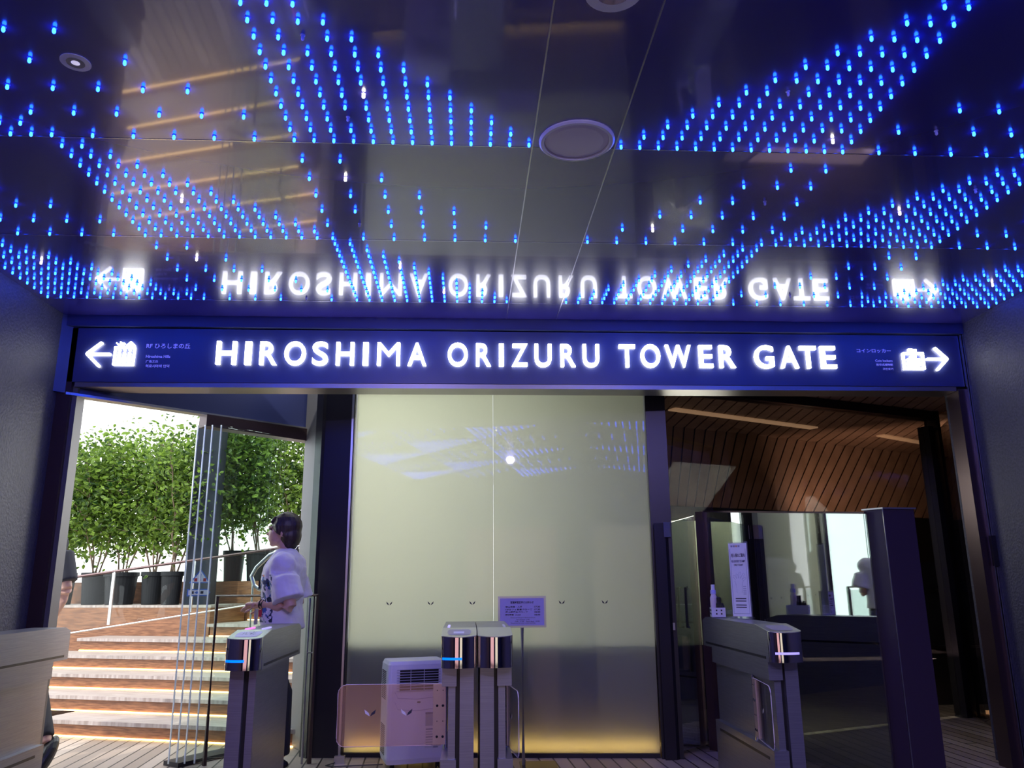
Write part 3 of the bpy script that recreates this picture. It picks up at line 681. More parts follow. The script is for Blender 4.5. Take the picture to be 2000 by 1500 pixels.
        b = B(); r = .045; pl = [(.03,0),(W_-r,0)]+[(W_-r+r*math.sin(q), r-r*math.cos(q)) for q in (PI/8,PI/4,3*PI/8)]+[(W_,r),(W_,.32-r)]+[(W_-r+r*math.cos(q), .32-r+r*math.sin(q)) for q in (PI/8,PI/4,3*PI/8)]+[(W_-r,.32),(.03,.32)]
        ca, sa = math.cos(ang), math.sin(ang); lx, ly = fs*.07, yp
        def place(u, v, z): return (lx+u*ca-v*sa, ly+u*sa+v*ca, z)
        n_ = len(pl); a = [b.verts.new(place(u,-.004,.325+z)) for u, z in pl]; c = [b.verts.new(place(u,.004,.325+z)) for u, z in pl]
        b.faces.new(a); b.faces.new(c[::-1])
        for k in range(n_): b.faces.new((a[k],a[(k+1)%n_],c[(k+1)%n_],c[k]))
        bpy.data.objects.remove(f)
        f = obj('flap', b, M['flap'] if opened else M['glass'], t)
        b = B()
        for k in range(n_):   # bright polished rim
            tube(b, [place(*(pl[k][0],0),.325+pl[k][1]), place(*(pl[(k+1)%n_][0],0),.325+pl[(k+1)%n_][1])], .0025, 4)
        obj('rim', b, mat('bright_acrylic_edge', (.9,.8,.85), .2), f)
        b = B()
        va = [place(u,v,z) for u, z in ((.0,.33),(.075,.33),(.075,.64),(.0,.64)) for v in (-.008,.008)]
        vs = [b.verts.new(p) for p in va]
        for q in ((0,2,4,6),(1,7,5,3),(0,1,3,2),(2,3,5,4),(4,5,7,6),(6,7,1,0)): b.faces.new([vs[i] for i in q])
        obj('hinge_plate', b, mat('pinkish_steel_plate', (.62,.47,.42), .35, .6), t)
        b = B()
        for z in (.37,.53):
            for u in (.02,.052):
                ell(b, place(u,.009 if opened else -.009,z), (.007,.006,.007), seg=8, rg=6)
        for z in (.45,.61):
            for u in (.02,.052): ell(b, place(u,.009 if opened else -.009,z), (.003,.003,.003), seg=6, rg=4)
        obj('bolt', b, M['darkmetal'], t)
        b = B()
        for u in ((.22,.42) if opened else (.2,)):
            for s in (1,-1):
                b.faces.new([b.verts.new(place(u+s*a_, .0055 if opened else -.0055, .48+h)) for a_, h in ((.001,.0),(.008,.018),(.032,.036),(.026,.014))]).material_index = 0 if s < 0 else 1
        obj('bird_mark', b, [M['ink'], mat('white_mark', (.85,.8,.85), .5)], f)
    return t
gate('left gate of the touching centre pair, with card reader and blue bar', -.040, 4.35, 5.42, flap=-1, opened=True, reader='plate', bar=1, topbars=1)
gate('right gate of the touching centre pair, with a plain pale top', .149, 4.35, 5.42, flap=1, reader=None, bar=0, topbars=3)
gate('steel gate in front of the person, with green printed reader top and blue bar', -1.155, 4.38, 5.42, flap=0, reader='graphic', bar=1, topbars=2)
gate('steel gate at the right with bottles and a leaflet stand on top', 1.722, 4.40, 5.68, flap=-1, reader='plain', bar=2, topbars=0)
gate('steel gate cut by the left edge of the picture', -2.51, 4.15, 5.24, flap=1, reader='plain', bar=0, topbars=0)

# ------------------------------------------------ things on the right gate
ld = thing('leaflet_stand', 'tall upright white re-entry notice in a clear stand on the right gate', 'notice', (1.775,5.27,.952), math.radians(-38))
obj('sheet', box(B(), -.06,.06,-.002,.002,.012,.475), M['paper'], ld)
obj('acrylic_stand', box(B(), -.066,.066,.003,.007,0,.485), M['acrylic'], ld); obj('foot', box(B(), -.066,.066,-.05,.05,0,.004), M['acrylic'], ld)
fit_text('再入場のご案内', -.045, .045, .385, .41, -.003, M['ink'], ld, 'lettering', .01, .0005)
fit_text('RE-ENTRY STAMP', -.045, .045, .352, .367, -.003, M['ink'], ld, 'lettering', .01, .0005)
fit_text('ONLY TODAY', -.03, .03, .330, .342, -.003, M['ink'], ld, 'lettering', .005, .0005)
b = B()
def q4(x0, x1, z0, z1, mi=0): b.faces.new([b.verts.new(p) for p in ((x0,-.0028,z0),(x1,-.0028,z0),(x1,-.0028,z1),(x0,-.0028,z1))]).material_index = mi
for x0, x1, z0, z1 in ((-.052,-.05,.03,.44),(.05,.052,.03,.44),(-.052,.052,.028,.03)): q4(x0, x1, z0, z1, 0)
for k in range(4): q4(-.045+k*.016, -.032+k*.016, .450,.462, 1 if k == 2 else 0)
for z in (.12,.105,.08,.066): q4(-.035, .035, z, z+.006, 2)
for k in range(5): q4(.02,.04, .15+k*.012, .154+k*.012, 0)
obj('border_marks', b, [mat('grey_print', (.35,.35,.45), .6), mat('orange_print', (.7,.4,.25), .6), M['ink']], ld)
b = B(); hc_ = (-.005,.235)
def hand_outline(bm):
    tube(bm, [(hc_[0]-.016,-.003,.16),(hc_[0]-.02,-.003,.21),(hc_[0]-.028,-.003,.235)], .0008, 4)
    for k in range(5):
        a = math.radians(125-k*22); r0, r1 = .03, .055+(.012 if k in (2,3) else 0)
        p = Vector((hc_[0],-.003,.22)); d = Vector((math.cos(a),0,math.sin(a))); n = Vector((-d.z,0,d.x))*.006
        tube(bm, [p+d*r0-n, p+d*r1-n, p+d*(r1+.006), p+d*r1+n, p+d*r0+n], .0008, 4)
    tube(bm, [(hc_[0]+.016,-.003,.16),(hc_[0]+.02,-.003,.21),(hc_[0]+.03,-.003,.24)], .0008, 4)
hand_outline(b); obj('hand_drawing', b, mat('grey_line_print', (.4,.4,.5), .6), ld)
bk = thing('small_basket', 'small white perforated basket holding bottles on the right gate', 'basket', (1.685,5.50,.952), math.radians(-12))
b = B(); bw, bd, bh = .045, .075, .062
for x0, x1, y0_, y1_ in ((-bw,bw,-bd,-bd+.003),(-bw,bw,bd-.003,bd),(-bw,-bw+.003,-bd+.003,bd-.003),(bw-.003,bw,-bd+.003,bd-.003)): box(b, x0,x1,y0_,y1_,0,bh)
box(b, -bw,bw,-bd,bd,0,.003); obj('tub', b, M['white'], bk)
b = B()
for z in (.018,.040):
    for x in (-.018,.014): box(b, x,x+.010,-bd-.0008,-bd,z,z+.010)
    for k in range(6): box(b, -bw-.0008,-bw,-.06+k*.021,-.052+k*.021,z,z+.010)
obj('hole', b, M['black'], bk)
t = thing('spray_bottle', 'tall white spray bottle with pale cap in the basket', 'bottle', (1.672,5.53,.956))
obj('body', lathe(B(), [(.021,0),(.023,.006),(.023,.12),(.016,.14),(.014,.145)], seg=20), mat('pinkish_white_bottle', (.8,.7,.8), .3), t)
obj('collar', lathe(B(), [(.019,.145),(.019,.170),(.015,.172)], seg=20), mat('pale_blue_cap', (.5,.5,.95), .35), t); obj('spray_cap', lathe(B(), [(.014,.172),(.013,.205),(.011,.207)], seg=20), M['white'], t)
t = thing('pump_bottle', 'small glossy black bottle in front of the white spray bottle', 'bottle', (1.692,5.485,.956))
obj('body', lathe(B(), [(.018,0),(.019,.006),(.019,.08),(.013,.095)], seg=20), M['black'], t); obj('cap', lathe(B(), [(.014,.095),(.014,.122),(.012,.125)], seg=20), M['black'], t)
t = thing('short_bottle', 'short black bottle at the right end of the basket', 'bottle', (1.703,5.447,.956))
obj('body', lathe(B(), [(.014,0),(.015,.005),(.015,.07),(.010,.078)], seg=20), M['black'], t); obj('cap', lathe(B(), [(.010,.078),(.010,.088)], seg=16), M['black'], t)

# ------------------------------------------------ portable air conditioner
ac = thing('air_conditioner', 'white portable air conditioner standing in front of the frosted glass', 'air conditioner', (-.36,5.80,0), math.radians(14))
w2, d2 = .20, .15
def rbox(x0,x1,y0,y1,z0,z1,r=.02): return box(B(), x0,x1,y0,y1,z0,z1)
b = B(); secs = [(0.05,.96),(.08,1),(.62,1),(.655,.985),(.675,.93)]
rings = []
for z, s in secs:
    ring = []
    for cx, cy, a0 in ((1,-1,-PI/2),(1,1,0),(-1,1,PI/2),(-1,-1,PI)):
        for k in range(5):
            a = a0+k*PI/8; ring.append(b.verts.new((cx*(w2*s-.03)+.03*math.cos(a), cy*(d2*s-.03)+.03*math.sin(a), z+(.02*(1-(cx*(w2*s-.03))**2/w2**2) if z > .65 else 0))))
    rings.append(ring)
for a, c in zip(rings, rings[1:]):
    n_ = len(a)
    for k in range(n_): b.faces.new((a[k],a[(k+1)%n_],c[(k+1)%n_],c[k]))
b.faces.new(rings[0][::-1]); b.faces.new(rings[-1])
obj('body', b, mat('white_ac_plastic', (.78,.75,.84), .3), ac, smooth=False, bevel=.0)
yf = -d2-.001
gr = obj('louvre_recess', box(B(), -.12,.14,yf-.002,yf+.004,.50,.63), M['black'], ac)
b = B()
for k in range(9): box(b, -.14,.15,yf-.008,yf-.002,.497+k*.0165,.501+k*.0165)
for x in (-.05,.04): box(b, x,x+.004,yf-.007,yf-.001,.495,.63)
obj('louvre', b, mat('grey_louvre', (.5,.48,.62), .4), ac)
b = B(); tube(b, [(-.15,yf,.49),(-.13,yf-.002,.455),(0,yf-.003,.445),(.13,yf-.002,.455),(.16,yf,.49)], .0015, 5); tube(b, [(-.15,yf,.43),(-.13,yf-.002,.385),(0,yf-.003,.372),(.13,yf-.002,.385),(.16,yf,.43)], .0012, 5)
obj('panel_line', b, mat('grey_crease', (.42,.4,.55), .5), ac)
obj('badge', ell(B(), (.01,yf-.001,.425), (.013,.003,.005)), M['ink'], ac)
b = B()
for k in range(16): 
    for z0 in (.10,.44):
        if z0+k*.0115 < (.29 if z0 < .2 else .64): box(b, -w2-.0015,-w2+.001,-.075,.095,z0+k*.0115,z0+.006+k*.0115)
obj('side_vent', b, M['black'], ac)
b = B(); lx0, lx1 = .055, .145
def lab(x0,x1,z0,z1,mi): b.faces.new([b.verts.new(p) for p in ((x0,yf-.0015-mi*.0003,z0),(x1,yf-.0015-mi*.0003,z0),(x1,yf-.0015-mi*.0003,z1),(x0,yf-.0015-mi*.0003,z1))]).material_index = mi
lab(lx0,lx1,.14,.36,0); lab(lx0,lx1,.345,.36,2); lab(lx0,lx1,.275,.343,1)
for k in range(7): lab(lx0+.004, lx1-.03-random.random()*.02, .155+k*.016, .163+k*.016, 2 if k % 3 == 0 else 1)
for z in (.27,.225,.16): lab(lx0+.055, lx1-.004, z-.02, z, 1)
obj('instruction_label', b, [mat('label_paper', (.68,.66,.72), .5), mat('label_grey', (.35,.36,.42), .5), mat('label_navy', (.1,.1,.25), .5)], ac)
b = B()
for x in (-.15,.15):
    for y in (-.1,.1): tube(b, [(x-.012,y,.022),(x+.012,y,.022)], .021, 12); box(b, x-.012,x+.012,y-.01,y+.01,.03,.052)
obj('caster', b, M['rubber'], ac)
ps = thing('power_adapter', 'small grey wall plug box lying on the floor left of the air conditioner', 'adapter', (-.86,5.95,0))
obj('housing', box(B(), -.035,.035,-.02,.02,0,.05), M['alu'], ps, bevel=.006); b = B(); tube(b, [(-.03,-.02,.01),(-.08,-.08,.006),(-.02,-.12,.006),(.1,-.1,.006),(.3,-.08,.006)], .004, 6); obj('cord', b, M['black'], ps)

# ------------------------------------------------ notice stand
ns_ = thing('notice_stand', 'thin pole stand with framed lavender closing-time notice', 'sign stand', (.38,5.73,0))
obj('pole', tube(B(), [(0,0,.01),(0,0,.90)], .012, 12), M['alu'], ns_)
obj('base', box(B(), -.02,.22,-.12,.12,0,.012), M['darkmetal'], ns_)
tilt = []
fr = obj('frame', box(B(), -.166,.166,-.02,-.004,.886,1.095), M['alu'], ns_, bevel=.003)
obj('sheet', box(B(), -.152,.152,-.0225,-.0205,.90,1.081), M['bluepaper'], ns_)
fit_text('営業時間変更のお知らせ', -.08,.08,1.045,1.062,-.0235,M['ink'],ns_,'lettering',.02,.0004)
for k, (s, x1, tm) in enumerate((('物産売場・入館',.0,'17:30'),('12Fカフェ営業クローズ',.07,'17:30'),('屋上展望台クローズ',.04,'18:00'),('閉館時間（入口）',-.01,'18:00'))):
    z = 1.018-k*.0175; fit_text(s, -.115, x1, z, z+.012, -.0235, M['ink'], ns_, 'lettering', .02, .0004); fit_text(tm, .085, .125, z, z+.011, -.0235, M['ink'], ns_, 'lettering', .02, .0004)
for k, (s, x0, x1) in enumerate((('Notice of Change in Business Hours',-.08,.09),('Last admission  17:30',-.04,.05),('Cafe  17:30    Roof deck  18:00',-.05,.12),('Thank you for your understanding',-.08,.09))):
    z = .948-k*.012; fit_text(s, x0, x1, z, z+.007, -.0235, M['ink'], ns_, 'lettering', .0, .0004)
fr.location = (0,0,0)

# ------------------------------------------------ stairs outside
SA = math.radians(-17.8); su = Vector((math.cos(SA), math.sin(SA))); sv = Vector((-su.y, su.x)); SO = Vector((-2.63,6.94))
def sp(u, v): q = SO+su*u+sv*v; return (q.x,q.y)
def sbox(bm, u0,u1,v0,v1,z0,z1,mi=0): return prism(bm, [sp(u0,v0),sp(u1,v0),sp(u1,v1),sp(u0,v1)], z0, z1, mi)
stt = thing('outdoor_stairs', 'wide wooden outdoor stairs with glowing strips under each tread', 'stairs', (SO.x,SO.y,0))
RS, TD = .13, .385
lefts = [-2.6,-2.6,-2.6,-2.3,-2.0,-.72,-.72]
for k in range(6):
    u0b = lefts[k] if k else -.9
    b = B(); sbox(b, u0b, 1.5, k*TD+.02, k*TD+.04, k*RS, (k+1)*RS-.03); sbox(b, u0b, 1.5, k*TD+.04, (k+1)*TD+.02, k*RS if k else 0, (k+1)*RS-.03)
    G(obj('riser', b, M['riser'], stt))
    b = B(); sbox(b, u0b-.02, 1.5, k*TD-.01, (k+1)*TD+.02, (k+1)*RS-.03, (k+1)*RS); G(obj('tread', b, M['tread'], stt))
    b = B(); sbox(b, u0b, 1.5, k*TD+.008, k*TD+.019, k*RS+.003, k*RS+.012); G(obj('light_strip', b, M['ledstrip'], stt))
# terraces for planters
tr = thing('planter_terrace', 'wooden terrace block left of the stairs carrying the black pots', 'terrace', (-3.8,8.5,0))
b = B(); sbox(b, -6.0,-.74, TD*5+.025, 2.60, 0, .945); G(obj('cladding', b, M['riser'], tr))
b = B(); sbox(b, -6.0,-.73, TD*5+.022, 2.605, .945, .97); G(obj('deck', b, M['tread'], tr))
t2 = thing('upper_terrace', 'higher wooden terrace block behind the top of the stairs', 'terrace', (-2.3,10,0))
b = B(); sbox(b, -6.0,1.6, 2.62, 3.6, 0, 1.22); G(obj('cladding', b, M['riser'], t2))
b = B(); sbox(b, -.70,1.5, 6*TD+.025, 2.60, 0, .78); G(obj('landing', b, M['tread'], t2))
b = B(); sbox(b, -.7,1.5, 2.607, 2.617, .785, .797); G(obj('light_strip', b, M['ledstrip'], t2))
# handrail with glass: rises to the right/back
hr = thing('stair_handrail', 'sloping steel handrail with slim posts along the terrace', 'handrail', (-3.2,7.8,0))
R0 = Vector((-3.60,7.85)); R1 = Vector((-1.85,8.15))
def hq(t): v = R0+(R1-R0)*t; return v
def hz(t): return 1.20+1.2*0 + .07 + t*.26
b = B(); tube(b, [(hq(t).x,hq(t).y,hz(t)) for t in (-.5,0,.25,.5,.75,1,1.3)], .013, 8); G(obj('top_rail', b, M['brownmetal'], hr))
b = B(); tube(b, [(hq(t).x,hq(t).y,hz(t)-.50+.0*t) for t in (-.5,0,.5,1,1.3)], .008, 8); G(obj('bottom_rail', b, M['alu'], hr))
for t in (.165,.56,.985):
    b = B(); v = hq(t); wallseg(b, (v.x-.012,v.y), (v.x+.012,v.y), .02, hz(t)-.48, hz(t)); G(obj('post', b, M['alu'], hr))
b = B(); v0, v1 = hq(-.5), hq(1.0); wallseg(b, v0, v1, .008, (hz(-.5)-.48,hz(1)-.48), (hz(-.5)-.02,hz(1)-.02)); G(obj('glass_panel', b, M['glass'], hr))
ct = thing('curved_handrail', 'curved bright steel handrail behind the person', 'handrail', (-1.7,6.9,0))
b = B(); tube(b, [(-1.35,6.85,1.50),(-1.50,6.82,1.47),(-1.62,6.8,1.42),(-1.72,6.8,1.32),(-1.755,6.8,1.25),(-1.73,6.8,1.18),(-1.69,6.8,1.15),(-1.55,6.8,1.13)], .016, 10); G(obj('tube', b, M['alu'], ct))
b = B(); tube(b, [(-1.74,6.8,.131),(-1.74,6.8,1.2)], .01, 8); G(obj('post', b, M['alu'], ct))
# dark column outside
o = obj('steel_column', prism(B(), [(-3.12,9.30),(-2.84,9.30),(-2.84,9.50),(-3.12,9.50)], .971, 4.4), mat('dark_column_paint', (.015,.018,.03), .8, spec=.2)); tag(o, 'dark square steel column outside behind the glass leaves', 'column')
b = B()
for x in (-1.40,-1.33,-1.27): tube(b, [(x,7.1,.262),(x,7.1,3.15)], .008, 6)
o = obj('cable_rods', b, M['alu']); tag(o, 'thin bright vertical rods outside beside the aluminium post', 'rods')

# potted trees
def tree(x, y, z, rp_, hp_, hgt, spread, nleaf, label, seed, group):
    rnd = random.Random(seed)
    t = thing('potted_tree', label, 'potted tree', (x,y,z), 0, group)
    obj('pot', lathe(B(), [(rp_*.78,0),(rp_*.8,.01),(rp_*.94,hp_*.86),(rp_*1.03,hp_*.87),(rp_*1.03,hp_),(rp_*.95,hp_),(rp_*.93,hp_*.93),(.001,hp_*.93)], seg=28), M['pot'], t)
    b = B(); stems = []
    for k in range(4):
        a = rnd.random()*6.28; pts = [Vector((math.cos(a)*.04, math.sin(a)*.04, hp_*.9))]
        for q in range(6):
            pts.append(pts[-1]+Vector((rnd.uniform(-.05,.05)+math.cos(a)*.03*spread, rnd.uniform(-.04,.04)+math.sin(a)*.03*spread, hgt/6.2)))
        tube(b, pts, [.013-.0016*i for i in range(7)], 6); stems.append(pts)
        for q in range(2,7):
            for _ in range(3):
                d = Vector((rnd.uniform(-1,1),rnd.uniform(-1,1),rnd.uniform(.2,1))).normalized()*rnd.uniform(.12,.28)*spread
                tube(b, [pts[q],pts[q]+d*.5+Vector((0,0,.02)),pts[q]+d], [.005,.003,.0015], 4); stems.append([pts[q],pts[q]+d*.5,pts[q]+d])
    obj('trunk', b, M['bark'], t)
    b = B()
    for _ in range(nleaf):
        s = rnd.choice(stems); i = rnd.randrange(1,len(s)); base = s[i].lerp(s[i-1], rnd.random())
        g = Vector((rnd.gauss(0,1),rnd.gauss(0,1),rnd.gauss(0,1)))*.10*spread
        p = base+g
        if p.z < hp_+.18 and rnd.random() < .75: continue
        d = Vector((rnd.uniform(-1,1),rnd.uniform(-1,1),rnd.uniform(-.9,.5))).normalized(); n = d.cross(Vector((rnd.uniform(-1,1),rnd.uniform(-1,1),rnd.uniform(-1,1)))).normalized()
        L_ = rnd.uniform(.05,.082); W_ = L_*.26; dn = d.cross(n)*L_*.1
        v = [b.verts.new(q) for q in (p, p+d*L_*.35+n*W_, p+d*L_*.7+n*W_*.75, p+d*L_+dn, p+d*L_*.7-n*W_*.75, p+d*L_*.35-n*W_)]
        c1 = b.verts.new(p+d*L_*.4+dn)
        b.faces.new((v[0],v[1],v[2],c1)); b.faces.new((c1,v[2],v[3],v[4])); b.faces.new((v[0],c1,v[4],v[5]))
    obj('foliage', b, M['leaf'], t); return t
places = [(-4.31,9.79,.97,.15,.36,1.35,1.4,'small black pot at the left end of the row'),
 (-3.97,9.68,.97,.185,.36,1.42,1.45,'widest black pot in the row on the terrace'),
 (-3.57,9.57,.97,.13,.36,1.25,1.35,'third black pot along the terrace row'),
 (-3.30,9.40,.97,.12,.36,1.35,1.3,'fourth black pot, beside the dark column'),
 (-4.78,9.95,.97,.17,.36,1.2,1.4,'pot hidden behind the person at the left edge'),
 (-2.83,10.1,1.22,.13,.36,1.35,1.35,'black pot on the upper terrace left of the person'),
 (-2.50,10.0,1.22,.165,.36,1.45,1.4,'black pot behind the head of the person'),
 (-2.05,9.85,1.22,.165,.36,1.45,1.4,'pot on the upper terrace right of the person')]
for k, (x,y,z,rr,hh,hg,spd,lab_) in enumerate(places):
    tree(x,y,z,rr,hh,hg,spd,3300 if k < 5 else 4000,'leafy green tree in a '+lab_ if not lab_.startswith('pot') else 'leafy green tree, '+lab_, 11+k, 'potted trees outside')
bl = thing('building', 'white sunlit building wall behind the trees', 'building', (-9,17,0))
G(obj('wall', box(B(), -12,-3,17,20,0,6.2), M['outwall'], bl))
G(obj('parapet', box(B(), -8.9,-2.9,16.9,17,5.4,5.5), mat('pale_grey_coping', (.6,.6,.6), .7), bl))

# ------------------------------------------------ people
def person_body(root, parts, vox=.006):
    b = B()
    for p in parts:
        if p[0] == 't': tube(b, p[1], p[2], 16, flat=p[3] if len(p) > 3 else 1)
        elif p[0] == 'e': ell(b, *p[1:])
        elif p[0] == 'l': loft(b, p[1], 24, 2.4)
    return remesh(obj('body', b, M['skin'], root), vox)
def hand(parts, w0, d, upv, s=1.0, curl=.5, thumbside=1):
    """palm and five separate fingers; d = direction of hand, upv = back-of-hand normal"""
    w0 = Vector(w0); d = Vector(d).normalized(); n = Vector(upv).normalized(); n = (n-d*n.dot(d)).normalized(); sd = d.cross(n).normalized()
    parts.append(('t', [w0-d*.01, w0+d*.03*s, w0+d*.085*s], [.024*s,.033*s,.036*s], .45))
    for k, (off, ln) in enumerate(((-.030,.068),(-.010,.078),(.010,.073),(.029,.056))):
        p = w0+d*.082*s+sd*off*s; c = curl*(1+.12*k); pts = [p]; dd = d.copy()
        for q in range(3):
            ang = c*(.6 if q == 0 else .8); dd = (dd*math.cos(ang)-n*math.sin(ang)).normalized(); pts.append(pts[-1]+dd*ln*s*(.42,.32,.26)[q])
        parts.append(('t', pts, [.0088*s,.0082*s,.0075*s,.006*s]))
    ts = sd*(-thumbside); p = w0+d*.025*s+ts*.024*s
    parts.append(('t', [p, p+(d*.6+ts*.7-n*.3).normalized()*.035*s, p+(d*.6+ts*.7-n*.3).normalized()*.035*s+(d*.9+ts*.2-n*.3).normalized()*.032*s], [.0115*s,.010*s,.008*s]))

# person 1: staff member facing left, looking up
PX, PY = -1.235, 5.64
p1 = thing('person', 'person with short brown hair in a white printed tee, facing left with hands joined', 'person', (PX,PY,0))
parts = []
# torso (rx along X = depth, ry along Y = width)
parts.append(('l', [(.0,0,.86,.105,.165),(.0,0,.95,.10,.16),(.0,0,1.05,.095,.135),(-.01,0,1.18,.11,.155),(.0,0,1.30,.105,.17),(.01,0,1.36,.07,.12),(.0,0,1.40,.045,.06)]))
parts.append(('t', [(.02,0,1.34),(.005,0,1.42),(-.02,0,1.48)], [.056,.052,.052]))
HCn = Vector((-.03,0,1.54))
parts += [('e', (HCn.x+.015,0,HCn.z+.02), (.092,.074,.098)), ('e', (HCn.x-.035,0,HCn.z-.025), (.058,.058,.075), (0,.25,0)),
          ('e', (HCn.x-.062,0,HCn.z-.083), (.022,.026,.018)), ('t', [(HCn.x-.083,0,HCn.z+.012),(HCn.x-.104,0,HCn.z-.018),(HCn.x-.088,0,HCn.z-.026)], [.008,.012,.008]),
          ('e', (HCn.x-.087,0,HCn.z-.046), (.010,.022,.0055)), ('e', (HCn.x-.083,0,HCn.z-.056), (.010,.019,.006)),
          ('e', (HCn.x-.080,.028,HCn.z+.028), (.014,.022,.006)), ('e', (HCn.x-.080,-.028,HCn.z+.028), (.014,.022,.006)),
          ('e', (HCn.x+.012,-.076,HCn.z-.012), (.018,.008,.030)), ('e', (HCn.x+.012,.076,HCn.z-.012), (.018,.008,.030))]
# arms: near (-Y) and far (+Y)
for s, sh_, el, wr, hd_ in ((-1, (.02,-.175,1.315), (.10,-.225,1.045), (-.13,-.13,1.065), (-.235,-.075,1.06)), (1, (.02,.175,1.315), (.06,.22,1.05), (-.15,.10,1.04), (-.24,.05,1.045))):
    parts.append(('t', [sh_, Vector(sh_).lerp(Vector(el),.5), el], [.052,.045,.038])); parts.append(('t', [el, Vector(el).lerp(Vector(wr),.35), wr], [.038,.037,.025]))
    hand(parts, wr, Vector(hd_)-Vector(wr), (0,s*.6,.8) , 1.0, .45, -s)
for s in (-1,1): parts.append(('t', [(0,s*.085,.90),(-.01,s*.09,.5),(.01,s*.095,.09)], [.085,.06,.042])); parts.append(('e', (-.06,s*.1,.05), (.12,.042,.045)))
person_body(p1, parts, .0055)
# eyes
b = B()
for s in (-1,1): ell(b, (HCn.x-.074,s*.032,HCn.z+.014), (.008,.011,.006))
obj('eye', b, [mat('eye_dark', (.06,.04,.04), .2)], p1)
# hair
b = B(); ell(b, (HCn.x+.028,0,HCn.z+.035), (.105,.088,.100)); ell(b, (HCn.x+.055,0,HCn.z-.03), (.075,.08,.09)); ell(b, (HCn.x+.05,0,HCn.z-.085), (.05,.06,.055))
for s in (-1,1):
    for k in range(5): tube(b, [(HCn.x-.02+.014*k,s*.055,HCn.z+.085),(HCn.x-.028+.014*k,s*.074,HCn.z+.04),(HCn.x-.022+.014*k,s*.078,HCn.z-.02-.006*k)], [.016,.013,.005], 8)
for k in range(5): tube(b, [(HCn.x+.02,-.04+.02*k,HCn.z+.11),(HCn.x-.045,-.042+.021*k,HCn.z+.088),(HCn.x-.074,-.046+.023*k,HCn.z+.055)], [.02,.016,.007], 8)
remesh(obj('hair', b, M['hair'], p1), .006, 2)
# tee (oversized)
b = B(); loft(b, [(.01,0,.90,.135,.205),(.0,0,.96,.135,.20),(-.005,0,1.08,.128,.195),(-.01,0,1.2,.135,.215),(.0,0,1.30,.130,.225),(.012,0,1.36,.10,.19),(.012,0,1.40,.075,.12),(.01,0,1.42,.06,.07)], 28, 2.4)
for s, el in ((-1,(.085,-.235,1.09)),(1,(.05,.225,1.10))):
    ell(b, (.02,s*.165,1.315), (.092,.088,.085))
    sh_ = Vector((.015,s*.155,1.315)); e = Vector(el); tube(b, [sh_, sh_.lerp(e,.45)+Vector((0,s*.015,.0)), e], [.088,.096,.10], 18)
o = remesh(obj('tee_shirt', b, M['tee'], p1), .008, 4)
tx = bpy.data.textures.new('folds', 'CLOUDS'); tx.noise_scale = .09
dm = o.modifiers.new('folds', 'DISPLACE'); dm.texture = tx; dm.strength = .022; dm.mid_level = .5
b = B(); loft(b, [(0,0,.93,.125,.19),(0,0,.82,.125,.185),(0,0,.76,.11,.17)], 20)
for s in (-1,1): tube(b, [(0,s*.085,.82),(-.01,s*.09,.5),(.01,s*.095,.10)], [.10,.085,.07], 16)
remesh(obj('trousers', b, M['blackcloth'], p1), .01, 3)
b = B(); tube(b, [(.07,-.03,1.43),(.03,-.085,1.405),(-.06,-.06,1.335),(-.135,-.02,1.2),(-.15,0,1.12)], .006, 6); tube(b, [(.07,.03,1.43),(.03,.085,1.405),(-.06,.06,1.335),(-.135,.02,1.2),(-.15,0,1.12)], .006, 6)
lan = obj('lanyard', b, M['black'], p1); obj('badge_clip', box(B(), -.168,-.155,-.012,.012,1.16,1.215), M['black'], lan)
obj('name_card', box(B(), -.175,-.17,-.04,.04,.93,1.03), M['bluepaper'], lan)
b = B(); a_ = Vector((-.10,-.145,1.063)); d_ = Vector((-.23,.095,.02)).normalized(); tube(b, [a_-d_*.012, a_+d_*.012], .031, 16); obj('wristband', b, M['black'], p1)
obj('red_tab', box(B(), -.115,-.095,-.175,-.17,.985,1.03), M['red'], p1)
for s in (-1,1): obj('shoe', ell(B(), (-.06,s*.1,.045), (.135,.05,.045)), M['black'], p1)

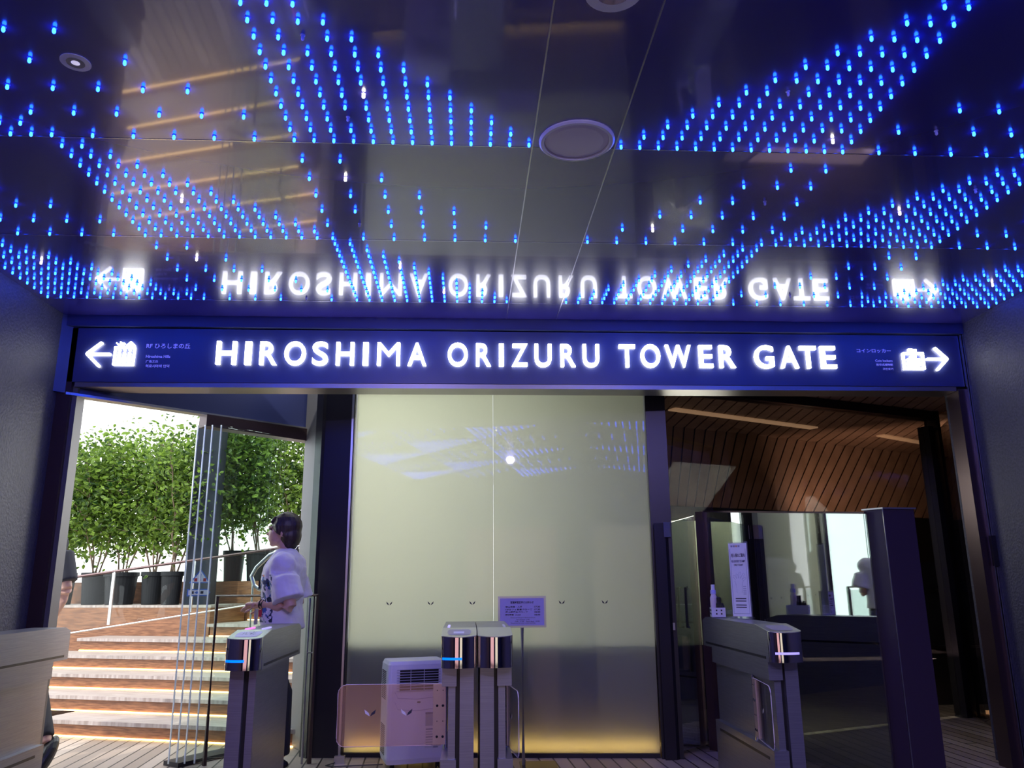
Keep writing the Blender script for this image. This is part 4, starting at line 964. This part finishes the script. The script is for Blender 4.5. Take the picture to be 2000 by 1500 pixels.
# person 2: at left edge, seen from behind, mostly behind the jamb
QX, QY = -3.1, 5.95
p2 = thing('person', 'person in a dark tee half hidden by the left jamb, walking away', 'person', (QX,QY,0)); p2.scale = (1,1,1.05)
parts = []
parts.append(('l', [(0,0,.88,.17,.11),(0,0,1.0,.155,.10),(0,0,1.2,.185,.115),(0,0,1.40,.20,.115),(0,0,1.47,.13,.08),(0,.0,1.5,.06,.06)]))
parts.append(('t', [(0,0,1.48),(0,.01,1.58)], [.058,.056])); parts.append(('e', (0,.015,1.67), (.075,.095,.115)))
parts += [('e', (0,.105,1.655), (.012,.016,.016)), ('e', (-.078,.0,1.66), (.008,.018,.03)), ('e', (.078,.0,1.66), (.008,.018,.03)), ('e', (0,.10,1.62), (.022,.01,.008))]
for s in (-1,1):
    sh_ = Vector((s*.19,0,1.41)); el = Vector((s*.30,-.03,1.11)); wr = Vector((s*.175,.08,.91)) if s > 0 else Vector((-.26,.1,.95))
    parts.append(('t', [sh_, sh_.lerp(el,.5), el], [.06,.052,.044])); parts.append(('t', [el, el.lerp(wr,.3), wr], [.044,.043,.028]))
    hand(parts, wr, (-.1*s,.15,-1), (s,0,0), 1.05, .35, s)
parts.append(('t', [(.09,0,.92),(.16,-.02,.50),(.33,-.12,.17)], [.095,.065,.045])); parts.append(('t', [(-.09,0,.92),(-.1,.12,.5),(-.1,.1,.09)], [.095,.065,.045]))
person_body(p2, parts, .008)
b = B(); loft(b, [(0,0,.90,.20,.14),(0,0,1.1,.20,.14),(0,0,1.3,.225,.145),(0,0,1.42,.215,.13),(0,0,1.48,.13,.09),(0,0,1.51,.075,.07)], 24, 2.4)
for s in (-1,1):
  ell(b, (s*.17,0,1.41), (.09,.10,.085)); tube(b, [(s*.14,0,1.395),(s*.22,-.01,1.32),(s*.285,-.03,1.15)], [.095,.10,.088], 16)
remesh(obj('tee_shirt', b, M['navycloth'], p2), .01, 4)
b = B(); loft(b, [(0,0,.98,.185,.13),(0,0,.85,.185,.13),(0,0,.78,.17,.12)], 20)
tube(b, [(.09,0,.86),(.16,-.02,.50),(.31,-.11,.2)], [.11,.085,.07], 14); tube(b, [(-.09,0,.86),(-.1,.12,.5),(-.1,.1,.1)], [.11,.085,.07], 14)
remesh(obj('trousers', b, M['blackcloth'], p2), .012, 3)
obj('shoe', ell(B(), (.355,-.14,.105), (.05,.135,.05), (.9,0,-.25)), M['black'], p2); obj('shoe', ell(B(), (-.1,.16,.045), (.05,.135,.045)), M['black'], p2)
b = B(); ell(b, (0,-.01,1.70), (.085,.095,.11)); remesh(obj('hair', b, M['hair'], p2), .01, 2)
b = B()
for k in range(4): tube(b, [(.19-.0*k,.065,.935+.012*k),(.193,.064,.941+.012*k)], .034, 14)
obj('bracelet', b, mat('pale_string', (.5,.4,.35), .7), p2)
